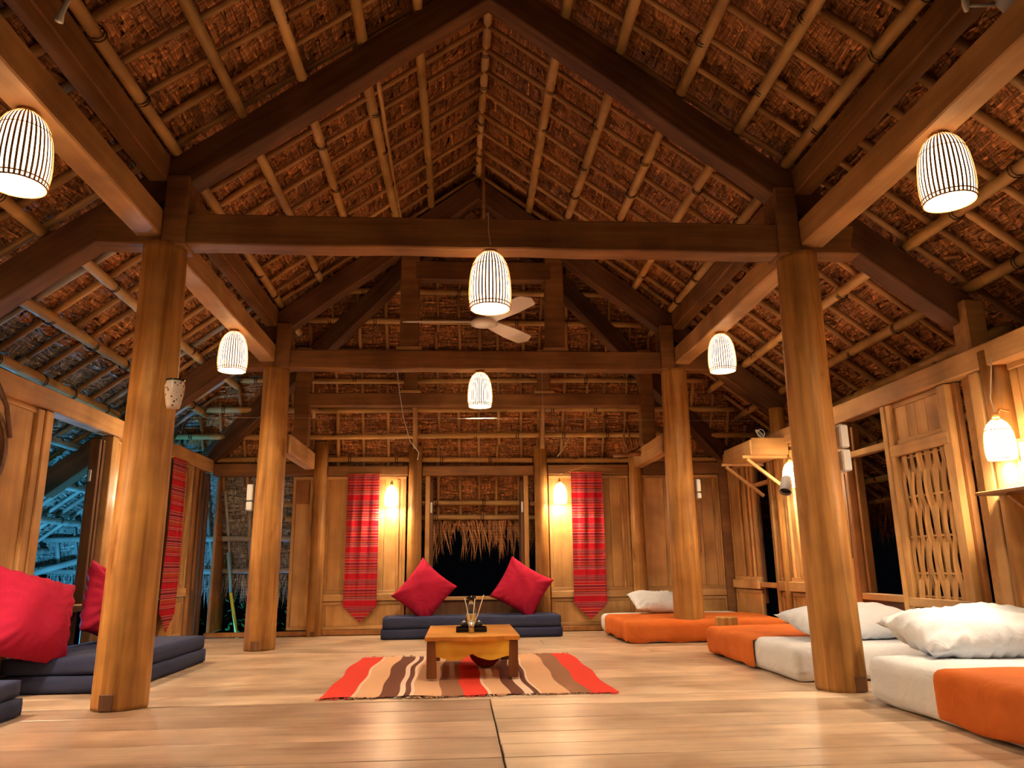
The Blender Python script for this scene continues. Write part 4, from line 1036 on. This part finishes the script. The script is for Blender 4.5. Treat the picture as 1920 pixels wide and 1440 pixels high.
tag(MB().tube([(-1.52, 2.6, 2.95), (-1.50, 2.6, 2.83), (-1.518, 2.6, 2.77), (-1.522, 2.6, 2.735)], [.006, .009, .012, .016], 7).build('plastic_strip', m_plastic, None, True), 'grey plastic strip dangling at the upper left edge', 'strip')
dw = tag(empty('driftwood', (0, 0, 0)), 'dark branching driftwood on the beam above the right rear panel', 'driftwood'); rr = random.Random(5)
for k in range(9):
    a = Vector((1.80 + rr.uniform(0, .5), 8.30, 1.90)); d = Vector((rr.uniform(-1, 1), rr.uniform(-.3, .1), rr.uniform(-.1, 1))).normalized(); pts = [a]
    for q in range(5): d = (d + Vector((rr.uniform(-.5, .5), rr.uniform(-.2, .2), rr.uniform(-.5, .5)))).normalized(); pts.append(pts[-1] + d * .075)
    MB().tube(pts, [.016, .014, .012, .009, .006, .003], 6).build('branch', m_darkpanel, dw, True)
MB().tube([(1.70, 8.32, 1.88), (2.0, 8.28, 1.90), (2.45, 8.32, 1.88)], [.02, .03, .015], 8).build('trunk', m_darkpanel, dw, True)
# knotted cord and the hem of a rolled white net at the upper right corner
nt_ = tag(empty('rolled_net', (0, 0, 0)), 'white rolled net and knotted cord at the upper right corner', 'net')
MB().tube([(2.26, 2.55, 2.97), (2.40, 2.62, 2.975), (2.60, 2.7, 3.0)], [.05, .07, .08], 10).build('roll', m_white, nt_, True)
MB().tube([(2.13, 2.6, 2.962), (2.20, 2.6, 2.967), (2.30, 2.6, 2.975)], .007, 6).build('cord', m_plastic, nt_, True)
MB().tube([(2.115, 2.6, 3.02), (2.113, 2.6, 2.97), (2.11, 2.6, 2.935)], [.014, .016, .009], 8).build('knot', m_plastic, nt_, True)
# stick, blue above and yellow below, and shrub outside the rear left doorway
stk = tag(empty('two_tone_stick', (0, 0, 0)), 'blue and yellow stick leaning outside the rear left doorway', 'stick')
MB().tube([(-2.66, 9.2, .9), (-2.60, 9.2, .45)], .018, 8).build('upper_half', plain('stick_pale_blue', (.25, .6, .8), .6), stk, True); MB().tube([(-2.60, 9.2, .4499), (-2.49, 9.2, -.05)], .019, 8).build('lower_half', plain('stick_yellow', (.7, .75, .12), .6), stk, True)
shb = tag(empty('shrub', (-2.45, 9.75, -1.9)), 'leafy green shrub outside the rear left doorway', 'shrub'); mb = MB(); rr = random.Random(8)
for k in range(420):
    c = Vector((rr.gauss(0, .22), rr.gauss(0, .15), 1.9 + rr.uniform(-.3, .48))); d = Vector((rr.uniform(-1, 1), rr.uniform(-1, 1), rr.uniform(-.6, .6))).normalized(); s = d.cross(Vector((0, 0, 1))).normalized() * .018; L = rr.uniform(.05, .10)
    mb.add([c, c + d * L * .5 + s, c + d * L, c + d * L * .5 - s], [(0, 1, 2, 3)])
o = mb.build('foliage', m_leaf, shb); o['kind'] = 'stuff'
MB().tube([(0, 0, 0), (.02, 0, .8), (0, .02, 2.0)], [.025, .02, .01], 7).build('stem', m_dark, shb, True)
for o in list(bpy.data.objects):
    if '_L' in o: del o['_L']
